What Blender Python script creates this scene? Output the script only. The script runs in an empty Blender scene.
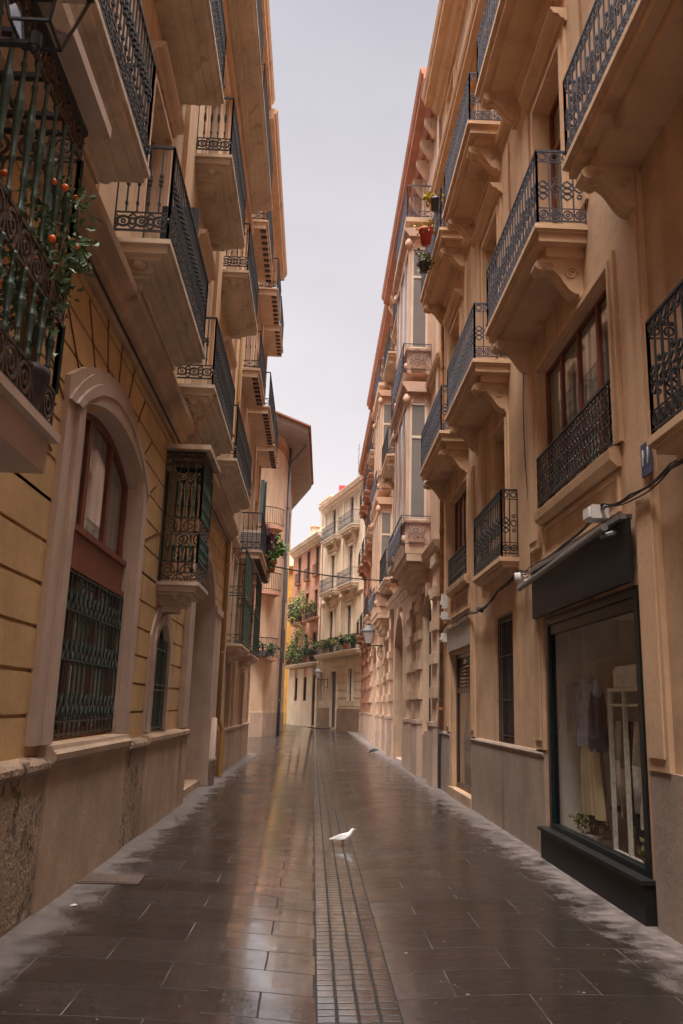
import bpy, math, random
from math import sin, cos, pi, radians, sqrt
from mathutils import Vector, Matrix

random.seed(11)
S = bpy.context.scene
COL = S.collection

# ------------------------------------------------------------------ camera
def make_camera():
    W, H, f = 683, 1024, 840.0
    P = (341.5, 512.0)
    d = Vector((312 - P[0], -(706 - P[1]), -f)).normalized()
    t = Vector((sin(radians(2.1)), cos(radians(2.1)), 0))
    u = (t - d * t.dot(d)).normalized()
    r = d.cross(u)
    # rows of R are the world axes seen in camera space; its transpose maps world -> camera
    R = Matrix((r, d, u))
    cd = bpy.data.cameras.new('camera')
    cam = bpy.data.objects.new('camera', cd)
    COL.objects.link(cam)
    cd.sensor_fit = 'VERTICAL'
    cd.sensor_height = 36
    cd.lens = 36 * f / H
    cd.clip_start = 0.05
    cd.clip_end = 2000
    m = R.to_4x4()
    m.translation = Vector((0, 0, 1.6))
    cam.matrix_world = m
    S.camera = cam
make_camera()

# ------------------------------------------------------------------ world, sun, exposure
def make_world():
    w = bpy.data.worlds.new('World')
    S.world = w
    w.use_nodes = True
    nt = w.node_tree
    N, L = nt.nodes, nt.links
    N.clear()
    out = N.new('ShaderNodeOutputWorld')
    bg = N.new('ShaderNodeBackground')
    sky = N.new('ShaderNodeTexSky')
    sky.sky_type = 'NISHITA'
    sky.sun_disc = False
    sky.sun_elevation = radians(69)
    sky.sun_rotation = radians(197)
    tc = N.new('ShaderNodeTexCoord')
    sep = N.new('ShaderNodeSeparateXYZ')
    L.new(tc.outputs['Generated'], sep.inputs[0])
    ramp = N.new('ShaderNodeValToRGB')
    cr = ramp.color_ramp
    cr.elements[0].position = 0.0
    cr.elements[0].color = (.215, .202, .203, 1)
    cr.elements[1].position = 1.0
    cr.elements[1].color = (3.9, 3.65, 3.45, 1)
    for p, c in ((.30, (.214, .201, .205, 1)), (.52, (.194, .185, .196, 1)), (.715, (.166, .162, .178, 1)), (.79, (1.6, 1.5, 1.45, 1)), (.88, (3.6, 3.4, 3.2, 1))):  # overhead sky, unseen above the view, brightened to light the walls
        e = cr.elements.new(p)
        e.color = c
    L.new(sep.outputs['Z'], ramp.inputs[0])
    nz = N.new('ShaderNodeTexNoise')
    nz.inputs['Scale'].default_value = 1.6
    nz.inputs['Detail'].default_value = 5
    mp = N.new('ShaderNodeMapping')
    mp.inputs['Scale'].default_value = (1, 1, 2.2)
    L.new(tc.outputs['Generated'], mp.inputs[0])
    L.new(mp.outputs[0], nz.inputs['Vector'])
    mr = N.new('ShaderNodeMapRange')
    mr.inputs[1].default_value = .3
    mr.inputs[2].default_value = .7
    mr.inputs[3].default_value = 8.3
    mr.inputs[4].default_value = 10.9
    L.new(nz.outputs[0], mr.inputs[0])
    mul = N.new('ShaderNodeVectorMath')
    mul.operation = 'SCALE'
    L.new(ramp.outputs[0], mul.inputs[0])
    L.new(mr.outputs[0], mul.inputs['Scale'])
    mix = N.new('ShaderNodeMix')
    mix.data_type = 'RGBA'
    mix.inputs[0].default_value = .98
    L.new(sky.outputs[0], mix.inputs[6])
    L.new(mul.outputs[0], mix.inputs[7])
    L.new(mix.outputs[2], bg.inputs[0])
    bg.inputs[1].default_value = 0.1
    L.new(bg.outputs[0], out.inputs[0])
make_world()
sd = bpy.data.lights.new('sun', 'SUN')
sd.energy = 1.5
sd.angle = radians(25)
sd.color = (1, .93, .85)
sun = bpy.data.objects.new('sun', sd)
COL.objects.link(sun)
sun.rotation_euler = (radians(20), radians(-6), 0)
vs = S.view_settings
vs.view_transform = 'Standard'
vs.look = 'None'
vs.exposure = 2.0
vs.gamma = 1
vs.use_curve_mapping = False
S.cycles.use_denoising = True
S.cycles.max_bounces = 8
S.cycles.diffuse_bounces = 4
S.cycles.glossy_bounces = 4
S.cycles.transparent_max_bounces = 12

# ------------------------------------------------------------------ materials
def mat_base(name):
    m = bpy.data.materials.new(name)
    m.use_nodes = True
    nt = m.node_tree
    b = nt.nodes['Principled BSDF']
    return m, nt, b

def noise(nt, vec, scale, detail=4, rough=.55):
    n = nt.nodes.new('ShaderNodeTexNoise')
    n.inputs['Scale'].default_value = scale
    n.inputs['Detail'].default_value = detail
    n.inputs['Roughness'].default_value = rough
    nt.links.new(vec, n.inputs['Vector'])
    return n.outputs[0]

def mrange(nt, v, a, b, c, d):
    n = nt.nodes.new('ShaderNodeMapRange')
    for i, x in enumerate((a, b, c, d)):
        n.inputs[i + 1].default_value = x
    nt.links.new(v, n.inputs[0])
    return n.outputs[0]

def mixc(nt, f, a, b, mode='MIX'):
    n = nt.nodes.new('ShaderNodeMix')
    n.data_type = 'RGBA'
    n.blend_type = mode
    for i, x in ((0, f), (6, a), (7, b)):
        if hasattr(x, 'links') or hasattr(x, 'is_linked'):
            nt.links.new(x, n.inputs[i])
        elif i == 0:
            n.inputs[i].default_value = x
        else:
            n.inputs[i].default_value = (*x, 1)
    return n.outputs[2]

def mth(nt, op, a, b=None):
    n = nt.nodes.new('ShaderNodeMath')
    n.operation = op
    for i, x in ((0, a), (1, b)):
        if x is None:
            continue
        if hasattr(x, 'is_linked'):
            nt.links.new(x, n.inputs[i])
        else:
            n.inputs[i].default_value = x
    return n.outputs[0]

def pos_vec(nt, scale=(1, 1, 1)):
    g = nt.nodes.new('ShaderNodeNewGeometry')
    mp = nt.nodes.new('ShaderNodeMapping')
    mp.inputs['Scale'].default_value = scale
    nt.links.new(g.outputs['Position'], mp.inputs[0])
    return mp.outputs[0]

def plaster(name, c, var=.18, streak=.25, rough=.85, bump=.25, stain=(.35, .25, .18), blotch=0.0, bscale=9):
    """painted render or stone: mottling, vertical rain streaks, fine grain"""
    m, nt, b = mat_base(name)
    p = pos_vec(nt)
    ps = pos_vec(nt, (.55, .55, .09))
    n1 = noise(nt, p, 1.3, 6, .6)
    dark = tuple(x * (1 - var * 1.6) for x in c)
    lite = tuple(min(1, x * (1 + var)) for x in c)
    col = mixc(nt, mrange(nt, n1, .3, .7, 0, 1), dark, lite)
    n2 = noise(nt, ps, 5.5, 5, .6)
    col = mixc(nt, mrange(nt, n2, .52, .78, 0, streak * .6), col, tuple(x * s for x, s in zip(c, stain)))
    pd = pos_vec(nt, (3.2, 3.2, .22))
    n5 = noise(nt, pd, 1.0, 3, .5)
    n6 = noise(nt, p, .45, 3, .5)
    drip = mth(nt, 'MULTIPLY', mrange(nt, n5, .58, .68, 0, 1), mrange(nt, n6, .42, .60, 0, 1))
    col = mixc(nt, mth(nt, 'MULTIPLY', drip, min(.75, streak * 1.6)), col, tuple(x * s * 1.25 for x, s in zip(c, stain)))
    n7 = noise(nt, p, .8, 2, .4)
    col = mixc(nt, mrange(nt, n7, .56, .60, 0, var * .9), col, tuple(min(1, x * k) for x, k in zip(c, (1.12, 1.22, 1.38))))
    n3 = noise(nt, p, 14, 4, .65)
    col = mixc(nt, mrange(nt, n3, .35, .75, 0, var * .8), col, tuple(x * .5 for x in c))
    hgt = n3
    if blotch:
        n4 = noise(nt, p, bscale, 8, .7)
        f = mrange(nt, n4, .56, .66, 0, blotch)
        col = mixc(nt, f, col, tuple(x * .3 for x in c))
        hgt = mth(nt, 'SUBTRACT', n3, mth(nt, 'MULTIPLY', f, 1.2))
    nt.links.new(col, b.inputs['Base Color'])
    b.inputs['Roughness'].default_value = rough
    bp = nt.nodes.new('ShaderNodeBump')
    bp.inputs['Strength'].default_value = bump
    bp.inputs['Distance'].default_value = .02 if not blotch else .05
    nt.links.new(hgt, bp.inputs['Height'])
    nt.links.new(bp.outputs[0], b.inputs['Normal'])
    return m

def plain(name, c, rough=.5, metal=0, var=.2, scale=20, spec=.5):
    m, nt, b = mat_base(name)
    p = pos_vec(nt)
    n = noise(nt, p, scale, 4)
    col = mixc(nt, mrange(nt, n, .3, .7, 0, 1), tuple(x * (1 - var) for x in c), tuple(min(1, x * (1 + var)) for x in c))
    nt.links.new(col, b.inputs['Base Color'])
    b.inputs['Roughness'].default_value = rough
    b.inputs['Metallic'].default_value = metal
    b.inputs['Specular IOR Level'].default_value = spec
    return m

def wood(name, c, rough=.45):
    m, nt, b = mat_base(name)
    p = pos_vec(nt, (14, 14, .8))
    n = noise(nt, p, 2, 5)
    col = mixc(nt, mrange(nt, n, .3, .7, 0, 1), tuple(x * .6 for x in c), tuple(x * 1.25 for x in c))
    nt.links.new(col, b.inputs['Base Color'])
    b.inputs['Roughness'].default_value = rough
    return m

def curtain_mat(name, c):
    m, nt, b = mat_base(name)
    g = nt.nodes.new('ShaderNodeTexCoord')
    mp = nt.nodes.new('ShaderNodeMapping')
    mp.inputs['Scale'].default_value = (16, 0, .15)
    nt.links.new(g.outputs['Object'], mp.inputs[0])
    n = noise(nt, mp.outputs[0], 1.3, 2)
    col = mixc(nt, mrange(nt, n, .35, .65, 0, 1), tuple(x * .55 for x in c), c)
    nt.links.new(col, b.inputs['Base Color'])
    b.inputs['Roughness'].default_value = .9
    return m

def glass_mat(name, tint=(.85, .88, .88), refl=.10, power=4.0):
    m = bpy.data.materials.new(name)
    m.use_nodes = True
    nt = m.node_tree
    nt.nodes.clear()
    out = nt.nodes.new('ShaderNodeOutputMaterial')
    mix = nt.nodes.new('ShaderNodeMixShader')
    tr = nt.nodes.new('ShaderNodeBsdfTransparent')
    tr.inputs[0].default_value = (*tint, 1)
    gl = nt.nodes.new('ShaderNodeBsdfGlossy')
    gl.inputs['Roughness'].default_value = .02
    lw = nt.nodes.new('ShaderNodeLayerWeight')
    lw.inputs['Blend'].default_value = .5
    f = mth(nt, 'ADD', mth(nt, 'MULTIPLY', mth(nt, 'POWER', lw.outputs['Facing'], power), .9 * (1 - refl)), refl)
    nt.links.new(f, mix.inputs[0])
    nt.links.new(tr.outputs[0], mix.inputs[1])
    nt.links.new(gl.outputs[0], mix.inputs[2])
    nt.links.new(mix.outputs[0], out.inputs[0])
    return m

def street_mat():
    m, nt, b = mat_base('wet_paving')
    L = nt.links
    g = nt.nodes.new('ShaderNodeNewGeometry')
    pos = g.outputs['Position']
    sep = nt.nodes.new('ShaderNodeSeparateXYZ')
    L.new(pos, sep.inputs[0])
    X, Y = sep.outputs['X'], sep.outputs['Y']

    nd = nt.nodes.new('ShaderNodeTexNoise')
    nd.inputs['Scale'].default_value = 5
    nd.inputs['Detail'].default_value = 2
    L.new(pos, nd.inputs['Vector'])
    vs_ = nt.nodes.new('ShaderNodeVectorMath')
    vs_.operation = 'MULTIPLY_ADD'
    vs_.inputs[1].default_value = (.012, .03, 0)
    L.new(nd.outputs['Color'], vs_.inputs[0])
    L.new(pos, vs_.inputs[2])
    wpos = vs_.outputs[0]

    def brick(w, h, mortar, off, shift, smooth=.1, freq=2):
        mp = nt.nodes.new('ShaderNodeMapping')
        mp.inputs['Location'].default_value = (*shift, 0)
        L.new(wpos, mp.inputs[0])
        t = nt.nodes.new('ShaderNodeTexBrick')
        t.offset = off
        t.offset_frequency = freq
        t.inputs['Scale'].default_value = 1
        t.inputs['Brick Width'].default_value = w
        t.inputs['Row Height'].default_value = h
        t.inputs['Mortar Size'].default_value = mortar
        t.inputs['Mortar Smooth'].default_value = smooth
        t.inputs['Color1'].default_value = (0, 0, 0, 1)
        t.inputs['Color2'].default_value = (1, 1, 1, 1)
        t.inputs['Mortar'].default_value = (.5, .5, .5, 1)
        L.new(mp.outputs[0], t.inputs['Vector'])
        return t.outputs['Color'], t.outputs['Fac']
    row = mth(nt, 'DIVIDE', mth(nt, 'ADD', Y, .12), .5)
    frow = mth(nt, 'FRACT', row)
    irow = mth(nt, 'FLOOR', row)
    par = mth(nt, 'MULTIPLY', mth(nt, 'FLOORED_MODULO', irow, 2.0), .5)
    cx = mth(nt, 'ADD', mth(nt, 'DIVIDE', mth(nt, 'SUBTRACT', X, 1.33), .86), par)
    fcx = mth(nt, 'FRACT', cx)
    wn = nt.nodes.new('ShaderNodeTexWhiteNoise')
    cmb = nt.nodes.new('ShaderNodeCombineXYZ')
    L.new(irow, cmb.inputs[0])
    L.new(mth(nt, 'FLOOR', cx), cmb.inputs[1])
    L.new(cmb.outputs[0], wn.inputs['Vector'])
    sc = wn.outputs['Value']
    jrow = mth(nt, 'LESS_THAN', frow, .020)
    jlong = mth(nt, 'LESS_THAN', fcx, .010)
    sf = mth(nt, 'MAXIMUM', jrow, jlong)
    cc, cf = brick(.12, .105, .013, 0, (-.086, -.015), .5, 1)
    lc, lf = brick(.62, .42, .007, .5, (.54, 0), .3)
    n_e = noise(nt, pos, 2.5, 5, .6)
    n_f = noise(nt, pos, 40, 4, .65)
    n_m = noise(nt, pos, 6, 5, .6)
    n_w = noise(nt, pos, 1.1, 3, .5)

    def between(a, c):
        return mth(nt, 'MULTIPLY', mth(nt, 'GREATER_THAN', X, a), mth(nt, 'LESS_THAN', X, c))
    mc = between(.095, .56)
    ml = between(-.54, .08)
    msl = mth(nt, 'SUBTRACT', 1.0, mth(nt, 'ADD', mc, ml))
    groove = between(.08, .095)

    def pick(a, bb, c):
        return mth(nt, 'ADD', mth(nt, 'ADD', mth(nt, 'MULTIPLY', a, msl), mth(nt, 'MULTIPLY', bb, mc)), mth(nt, 'MULTIPLY', c, ml))
    joint = mth(nt, 'MAXIMUM', pick(sf, cf, lf), groove)
    tone = pick(sc, cc, lc)
    # dryness near the walls, ragged
    wob = mth(nt, 'MULTIPLY', mth(nt, 'SUBTRACT', n_e, .5), .8)
    dl = mrange(nt, mth(nt, 'ADD', X, wob), -1.93, -1.62, 1, 0)
    dl = mth(nt, 'MULTIPLY', dl, mrange(nt, mth(nt, 'ADD', Y, mth(nt, 'MULTIPLY', wob, 3)), 28.0, 30.0, 1, .0))
    wobr = mth(nt, 'MULTIPLY', mth(nt, 'SUBTRACT', n_m, .5), .8)
    dr = mrange(nt, mth(nt, 'ADD', mth(nt, 'ADD', X, wob), wobr), 2.20, 2.65, 0, 1)
    dry = mth(nt, 'MAXIMUM', dl, dr)
    wetc = mixc(nt, tone, (.017, .0130, .012), (.034, .026, .024))
    wetc = mixc(nt, mrange(nt, n_m, .35, .7, 0, .6), wetc, (.016, .012, .010))
    dryc = mixc(nt, mrange(nt, n_m, .3, .7, 0, 1), (.105, .085, .080), (.185, .152, .142))
    col = mixc(nt, dry, wetc, dryc)
    col = mixc(nt, mth(nt, 'MULTIPLY', joint, mrange(nt, n_e, .3, .7, .4, .8)), col, (.012, .009, .008))
    n_j = noise(nt, pos, 2.3, 3)
    col = mixc(nt, mth(nt, 'MULTIPLY', mth(nt, 'MULTIPLY', jlong, msl), mrange(nt, n_j, .44, .62, .05, .8)), col, (.12, .10, .095))
    col = mixc(nt, mth(nt, 'MULTIPLY', mth(nt, 'MULTIPLY', jrow, msl), mrange(nt, n_j, .50, .68, 0, .45)), col, (.10, .08, .075))
    # chewing gum and lime specks
    vo = nt.nodes.new('ShaderNodeTexVoronoi')
    vo.inputs['Scale'].default_value = 2.6
    L.new(pos, vo.inputs['Vector'])
    speck = mth(nt, 'LESS_THAN', vo.outputs['Distance'], .045)
    vo2 = nt.nodes.new('ShaderNodeTexVoronoi')
    vo2.inputs['Scale'].default_value = 9
    L.new(pos, vo2.inputs['Vector'])
    speck = mth(nt, 'MAXIMUM', speck, mth(nt, 'LESS_THAN', vo2.outputs['Distance'], .06))
    col = mixc(nt, mth(nt, 'MULTIPLY', speck, .55), col, (.30, .25, .24))
    L.new(col, b.inputs['Base Color'])
    # wet gloss: shiniest down the middle where the water gathers
    rx = mrange(nt, mth(nt, 'ABSOLUTE', mth(nt, 'ADD', X, mth(nt, 'MULTIPLY', wob, .5))), .30, 1.3, .05, .13)
    ro = mth(nt, 'ADD', rx, mrange(nt, n_m, .35, .75, -.04, .09))
    ro = mth(nt, 'ADD', ro, mrange(nt, n_f, .4, .7, 0, .05))
    ro = mth(nt, 'ADD', ro, mrange(nt, n_w, .45, .62, -.01, .10))
    ro = mth(nt, 'ADD', ro, mrange(nt, tone, 0, 1, -.02, .06))
    ro = mth(nt, 'ADD', ro, mth(nt, 'MULTIPLY', joint, .45))
    ro = mth(nt, 'MAXIMUM', ro, mrange(nt, dry, 0, 1, 0, .85))
    L.new(ro, b.inputs['Roughness'])
    pool = mrange(nt, mth(nt, 'ABSOLUTE', mth(nt, 'ADD', mth(nt, 'ADD', X, .06), mth(nt, 'MULTIPLY', wob, .45))), .40, .80, 1, 0)
    pool = mth(nt, 'MULTIPLY', pool, mrange(nt, n_w, .30, .50, .35, 1))
    pool = mth(nt, 'MULTIPLY', pool, mth(nt, 'SUBTRACT', 1.0, joint))
    L.new(mrange(nt, pool, 0, 1, .30, 1.0), b.inputs['Specular IOR Level'])
    L.new(mth(nt, 'MULTIPLY', pool, .95), b.inputs['Coat Weight'])
    b.inputs['Coat IOR'].default_value = 2.4
    L.new(mth(nt, 'ADD', .05, mrange(nt, n_m, .35, .7, 0, .12)), b.inputs['Coat Roughness'])
    b.inputs['IOR'].default_value = 1.5
    # height: joints, worn stone, and low ripples across the street
    g2 = nt.nodes.new('ShaderNodeMapping')
    g2.inputs['Scale'].default_value = (2.5, 6, 1)
    L.new(pos, g2.inputs[0])
    n_r = noise(nt, g2.outputs[0], 1.0, 4, .6)
    h = mth(nt, 'MULTIPLY', joint, -1.0)
    h = mth(nt, 'ADD', h, mth(nt, 'MULTIPLY', n_f, .22))
    h = mth(nt, 'ADD', h, mth(nt, 'MULTIPLY', n_m, .9))
    h = mth(nt, 'ADD', h, mth(nt, 'MULTIPLY', n_r, .9))
    h = mth(nt, 'ADD', h, mth(nt, 'MULTIPLY', tone, .5))
    bp = nt.nodes.new('ShaderNodeBump')
    bp.inputs['Strength'].default_value = .6
    bp.inputs['Distance'].default_value = .008
    L.new(h, bp.inputs['Height'])
    L.new(bp.outputs[0], b.inputs['Normal'])
    return m

M = {}
M['ochre'] = plaster('ochre_paint', (.59, .37, .225), .18, .4)
M['ochre_trim'] = plaster('ochre_trim_paint', (.60, .38, .23), .10, .3)
M['slab_under'] = plaster('ochre_soffit_paint', (.46, .235, .12), .15, .3)
M['yellow'] = plaster('yellow_paint', (.60, .375, .175), .14, .35)
M['pale_peach'] = plaster('pale_peach_paint', (.66, .46, .31), .12, .3)
M['stained_slab'] = plaster('rust_stained_stone', (.60, .46, .34), .16, .45, .85, .25, blotch=.38, bscale=1.8)
M['upper_yellow'] = plaster('faded_yellow_paint', (.58, .40, .24), .14, .35)
M['stone'] = plaster('pale_stone', (.50, .36, .28), .13, .3)
M['stone_dirty'] = plaster('stained_stone', (.46, .31, .21), .2, .5)
M['rough_stone'] = plaster('weathered_stone', (.40, .27, .18), .3, .5, .95, 1.0, blotch=.8, bscale=4.5)
M['dado'] = plaster('grey_dado_stone', (.34, .25, .20), .16, .5, .8)
M['peach'] = plaster('peach_paint', (.58, .36, .235), .12, .3)
M['peach_trim'] = plaster('pale_peach_trim', (.62, .43, .30), .12, .35)
M['pink'] = plaster('pink_peach_paint', (.56, .36, .27), .14, .3)
M['salmon'] = plaster('salmon_paint', (.48, .24, .155), .15, .3)
M['terracotta'] = plaster('terracotta_paint', (.46, .20, .13), .15, .3)
M['cream'] = plaster('cream_paint', (.62, .49, .35), .1, .3)
M['cream_trim'] = plaster('cream_trim_paint', (.68, .56, .44), .1, .3)
M['brightyellow'] = plaster('bright_yellow_paint', (.62, .34, .07), .12, .3)
M['brown_stone'] = plaster('brown_stone', (.26, .16, .10), .2, .3)
M['iron'] = plain('black_iron', (.028, .027, .030), .5, .2)
M['iron_blue'] = plain('blue_grey_iron', (.072, .078, .105), .38, .3)
M['iron_green'] = plain('green_painted_iron', (.050, .085, .068), .42, .1, .3)
M['bay_glass'] = plain('grey_bay_glass', (.20, .185, .18), .12, 0, .06, 2)
M['grille_green'] = plain('dark_green_grille', (.020, .036, .030), .5)
M['iron_rust'] = plain('rusty_iron', (.085, .055, .042), .7, .1, .45, 30)
M['wood_red'] = wood('red_brown_wood', (.20, .050, .028))
M['wood_dark'] = wood('dark_wood', (.075, .038, .025))
M['wood_plank'] = wood('planked_wood', (.22, .11, .06), .7)
M['shutter'] = plain('dark_green_shutter_paint', (.025, .040, .034), .5)
M['flat_panel'] = plain('grey_blind', (.30, .25, .22), .6)
M['curtain'] = curtain_mat('white_curtain', (.80, .75, .69))
M['curtain_dim'] = curtain_mat('dim_curtain', (.24, .18, .15))
M['unlit_room'] = plain('unlit_room_colour', (.02, .015, .013), .9)  # near-black window backing; the shade of an unlit room put into colour
M['glass'] = glass_mat('window_glass')
M['shopglass'] = glass_mat('shop_glass', (.97, .98, .98), .03, 7.0)
M['black'] = plain('black_panel', (.010, .009, .0095), .55, 0, .2, 20, .3)
M['teal_black'] = plain('black_green_frame', (.007, .012, .013), .4, 0, .2, 20, .3)
M['metal_grey'] = plain('grey_metal', (.22, .21, .21), .45, .5)
M['white'] = plain('white_plastic', (.62, .58, .55), .5, 0, .1)
M['pipe_yellow'] = plain('yellow_pipe', (.40, .23, .075), .5)
M['pipe_orange'] = plain('orange_rust_pipe', (.40, .17, .05), .6, 0, .35, 6)
M['pipe_grey'] = plain('grey_pipe', (.14, .14, .15), .5)
M['rubber'] = plain('black_cable', (.018, .016, .016), .6)
M['tile_red'] = plain('red_tarp', (.45, .04, .03), .6)
M['rooftile'] = plaster('roof_tiles', (.32, .15, .09), .2, .2)
M['eave_grey'] = plaster('grey_eave_boards', (.34, .28, .25), .12, .2)
M['leaf'] = plain('green_leaves', (.055, .105, .025), .55, 0, .5, 9)
M['leaf_light'] = plain('light_green_leaves', (.12, .20, .035), .55, 0, .4, 9)
M['leaf_mandarin'] = plain('mandarin_leaves', (.075, .13, .05), .5, 0, .45, 9)
M['leaf_dark'] = plain('dark_green_leaves', (.022, .045, .015), .55, 0, .5, 9)
M['leaf_purple'] = plain('purple_leaves', (.10, .03, .06), .55, 0, .5, 9)
M['leaf_yellow'] = plain('yellow_leaves', (.42, .32, .04), .55, 0, .4, 9)
M['leaf_olive'] = plain('olive_leaves', (.15, .15, .035), .55, 0, .5, 9)
M['orange_fruit'] = plain('orange_fruit', (.75, .13, .02), .4, 0, .1)
M['terracotta_pot'] = plain('terracotta_pot', (.42, .14, .06), .7)
M['pot_red'] = plain('red_pot', (.42, .03, .03), .4)
M['pot_dark'] = plain('dark_pot', (.05, .035, .04), .5)
M['pot_grey'] = plain('grey_pot', (.30, .28, .27), .6)
M['pot_white'] = plain('white_pot', (.6, .54, .52), .5)
M['feather'] = plain('white_feathers', (.78, .74, .72), .7, 0, .06)
M['feather_grey'] = plain('pale_grey_feathers', (.62, .58, .57), .7, 0, .15, 60)
M['feather_dark'] = plain('dark_feathers', (.035, .033, .038), .6)
M['birdleg'] = plain('red_bird_legs', (.35, .10, .07), .6)
M['cloth_blue'] = plain('blue_grey_cloth', (.34, .38, .50), .9, 0, .3, 14)
M['cloth_navy'] = plain('navy_cloth', (.03, .035, .06), .9)
M['cloth_beige'] = curtain_mat('beige_pleated_cloth', (.72, .54, .32))
M['cloth_white'] = plain('off_white_cloth', (.60, .55, .49), .9)
M['cloth_brown'] = plain('brown_cloth', (.26, .16, .10), .9)
M['cloth_black'] = plain('black_cloth', (.015, .014, .016), .9)
M['rack_white'] = plain('cream_painted_metal', (.80, .74, .62), .5)
M['room_wall'] = plain('shop_wall_paint', (.80, .74, .66), .8, 0, .08, 3)
M['room_orange'] = plain('shop_back_wall', (.60, .26, .10), .8, 0, .3, 3)
M['room_floor'] = plain('shop_floor', (.20, .16, .14), .5)
M['tile_blue'] = plain('blue_tile', (.06, .08, .16), .3)
M['lamp_clear'] = glass_mat('clear_lamp_glass', (.88, .86, .86), .12)
M['lampglass'] = plain('frosted_lamp_glass', (.50, .46, .46), .35, 0, .05)
M['joint'] = plain('brown_joint', (.14, .07, .03), .9)
M['street'] = street_mat()
M['earth'] = plain('bare_ground', (.10, .08, .07), .9, 0, .2, 1)

# ------------------------------------------------------------------ mesh helpers
class MB:
    def __init__(s):
        s.v = []
        s.f = []
        s.sm = []
    def face(s, pts, smooth=False):
        n = len(s.v)
        s.v.extend(pts)
        s.f.append(tuple(range(n, n + len(pts))))
        s.sm.append(smooth)
        return s
    def idx(s, vs, fs, smooth=False):
        n = len(s.v)
        s.v.extend(vs)
        for f in fs:
            s.f.append(tuple(n + i for i in f))
            s.sm.append(smooth)
        return s
    def box(s, x0, x1, y0, y1, z0, z1):
        v = [(x0, y0, z0), (x1, y0, z0), (x1, y1, z0), (x0, y1, z0), (x0, y0, z1), (x1, y0, z1), (x1, y1, z1), (x0, y1, z1)]
        s.idx(v, [(0, 3, 2, 1), (4, 5, 6, 7), (0, 1, 5, 4), (1, 2, 6, 5), (2, 3, 7, 6), (3, 0, 4, 7)])
        return s
    def bar(s, a, b, r, n=4, r2=None, smooth=False, caps=True):
        a = Vector(a); b = Vector(b)
        d = (b - a)
        if d.length < 1e-6:
            return s
        d.normalize()
        u = d.cross(Vector((0, 0, 1)))
        if u.length < .1:
            u = d.cross(Vector((0, 1, 0)))
        u.normalize()
        w = d.cross(u)
        r2 = r if r2 is None else r2
        vs = []
        for (c, rr) in ((a, r), (b, r2)):
            for k in range(n):
                t = 2 * pi * (k + .5) / n
                vs.append(tuple(c + u * (cos(t) * rr) + w * (sin(t) * rr)))
        fs = [(k, (k + 1) % n, n + (k + 1) % n, n + k) for k in range(n)]
        if caps:
            fs += [tuple(reversed(range(n))), tuple(range(n, 2 * n))]
        s.idx(vs, fs, smooth)
        return s
    def path(s, pts, r, n=4, closed=False):
        q = list(pts)
        if closed:
            q.append(q[0])
        for a, b in zip(q, q[1:]):
            s.bar(a, b, r, n, caps=False)
        return s
    def lathe(s, prof, c=(0, 0, 0), n=8, smooth=True):
        """prof: list of (radius, z)"""
        vs = []
        for (r, z) in prof:
            for k in range(n):
                t = 2 * pi * k / n
                vs.append((c[0] + cos(t) * r, c[1] + sin(t) * r, c[2] + z))
        fs = []
        for i in range(len(prof) - 1):
            for k in range(n):
                fs.append((i * n + k, i * n + (k + 1) % n, (i + 1) * n + (k + 1) % n, (i + 1) * n + k))
        fs.append(tuple(reversed(range(n))))
        fs.append(tuple(range((len(prof) - 1) * n, len(prof) * n)))
        s.idx(vs, fs, smooth)
        return s
    def prism_x(s, prof, x0, x1):
        """prof: closed polygon of (y, z), extruded along x"""
        n = len(prof)
        vs = [(x0, y, z) for y, z in prof] + [(x1, y, z) for y, z in prof]
        fs = [(k, (k + 1) % n, n + (k + 1) % n, n + k) for k in range(n)]
        fs += [tuple(reversed(range(n))), tuple(range(n, 2 * n))]
        s.idx(vs, fs)
        return s
    def prism_y(s, prof, y0, y1):
        n = len(prof)
        vs = [(x, y0, z) for x, z in prof] + [(x, y1, z) for x, z in prof]
        fs = [(k, (k + 1) % n, n + (k + 1) % n, n + k) for k in range(n)]
        fs += [tuple(reversed(range(n))), tuple(range(n, 2 * n))]
        s.idx(vs, fs)
        return s
    def prism_z(s, poly, z0, z1):
        n = len(poly)
        vs = [(x, y, z0) for x, y in poly] + [(x, y, z1) for x, y in poly]
        fs = [(k, (k + 1) % n, n + (k + 1) % n, n + k) for k in range(n)]
        fs += [tuple(reversed(range(n))), tuple(range(n, 2 * n))]
        s.idx(vs, fs)
        return s
    def mesh(s, name, mat, fix=True):
        me = bpy.data.meshes.new(name)
        me.from_pydata([tuple(p) for p in s.v], [], s.f)
        if any(s.sm):
            me.polygons.foreach_set('use_smooth', s.sm)
        me.materials.append(mat)
        me.update()
        if fix:
            import bmesh
            bm = bmesh.new()
            bm.from_mesh(me)
            bmesh.ops.recalc_face_normals(bm, faces=bm.faces)
            bm.to_mesh(me)
            bm.free()
        return me

def put(name, me, parent=None, loc=(0, 0, 0), rz=0.0, rot=None):
    o = bpy.data.objects.new(name, me)
    COL.objects.link(o)
    if parent is not None:
        o.parent = parent
    o.location = loc
    o.rotation_euler = rot if rot else (0, 0, rz)
    return o

def make(name, mb, mat, parent=None, loc=(0, 0, 0), rz=0.0, fix=True, rot=None):
    return put(name, mb.mesh(name, M[mat], fix), parent, loc, rz, rot)

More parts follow.
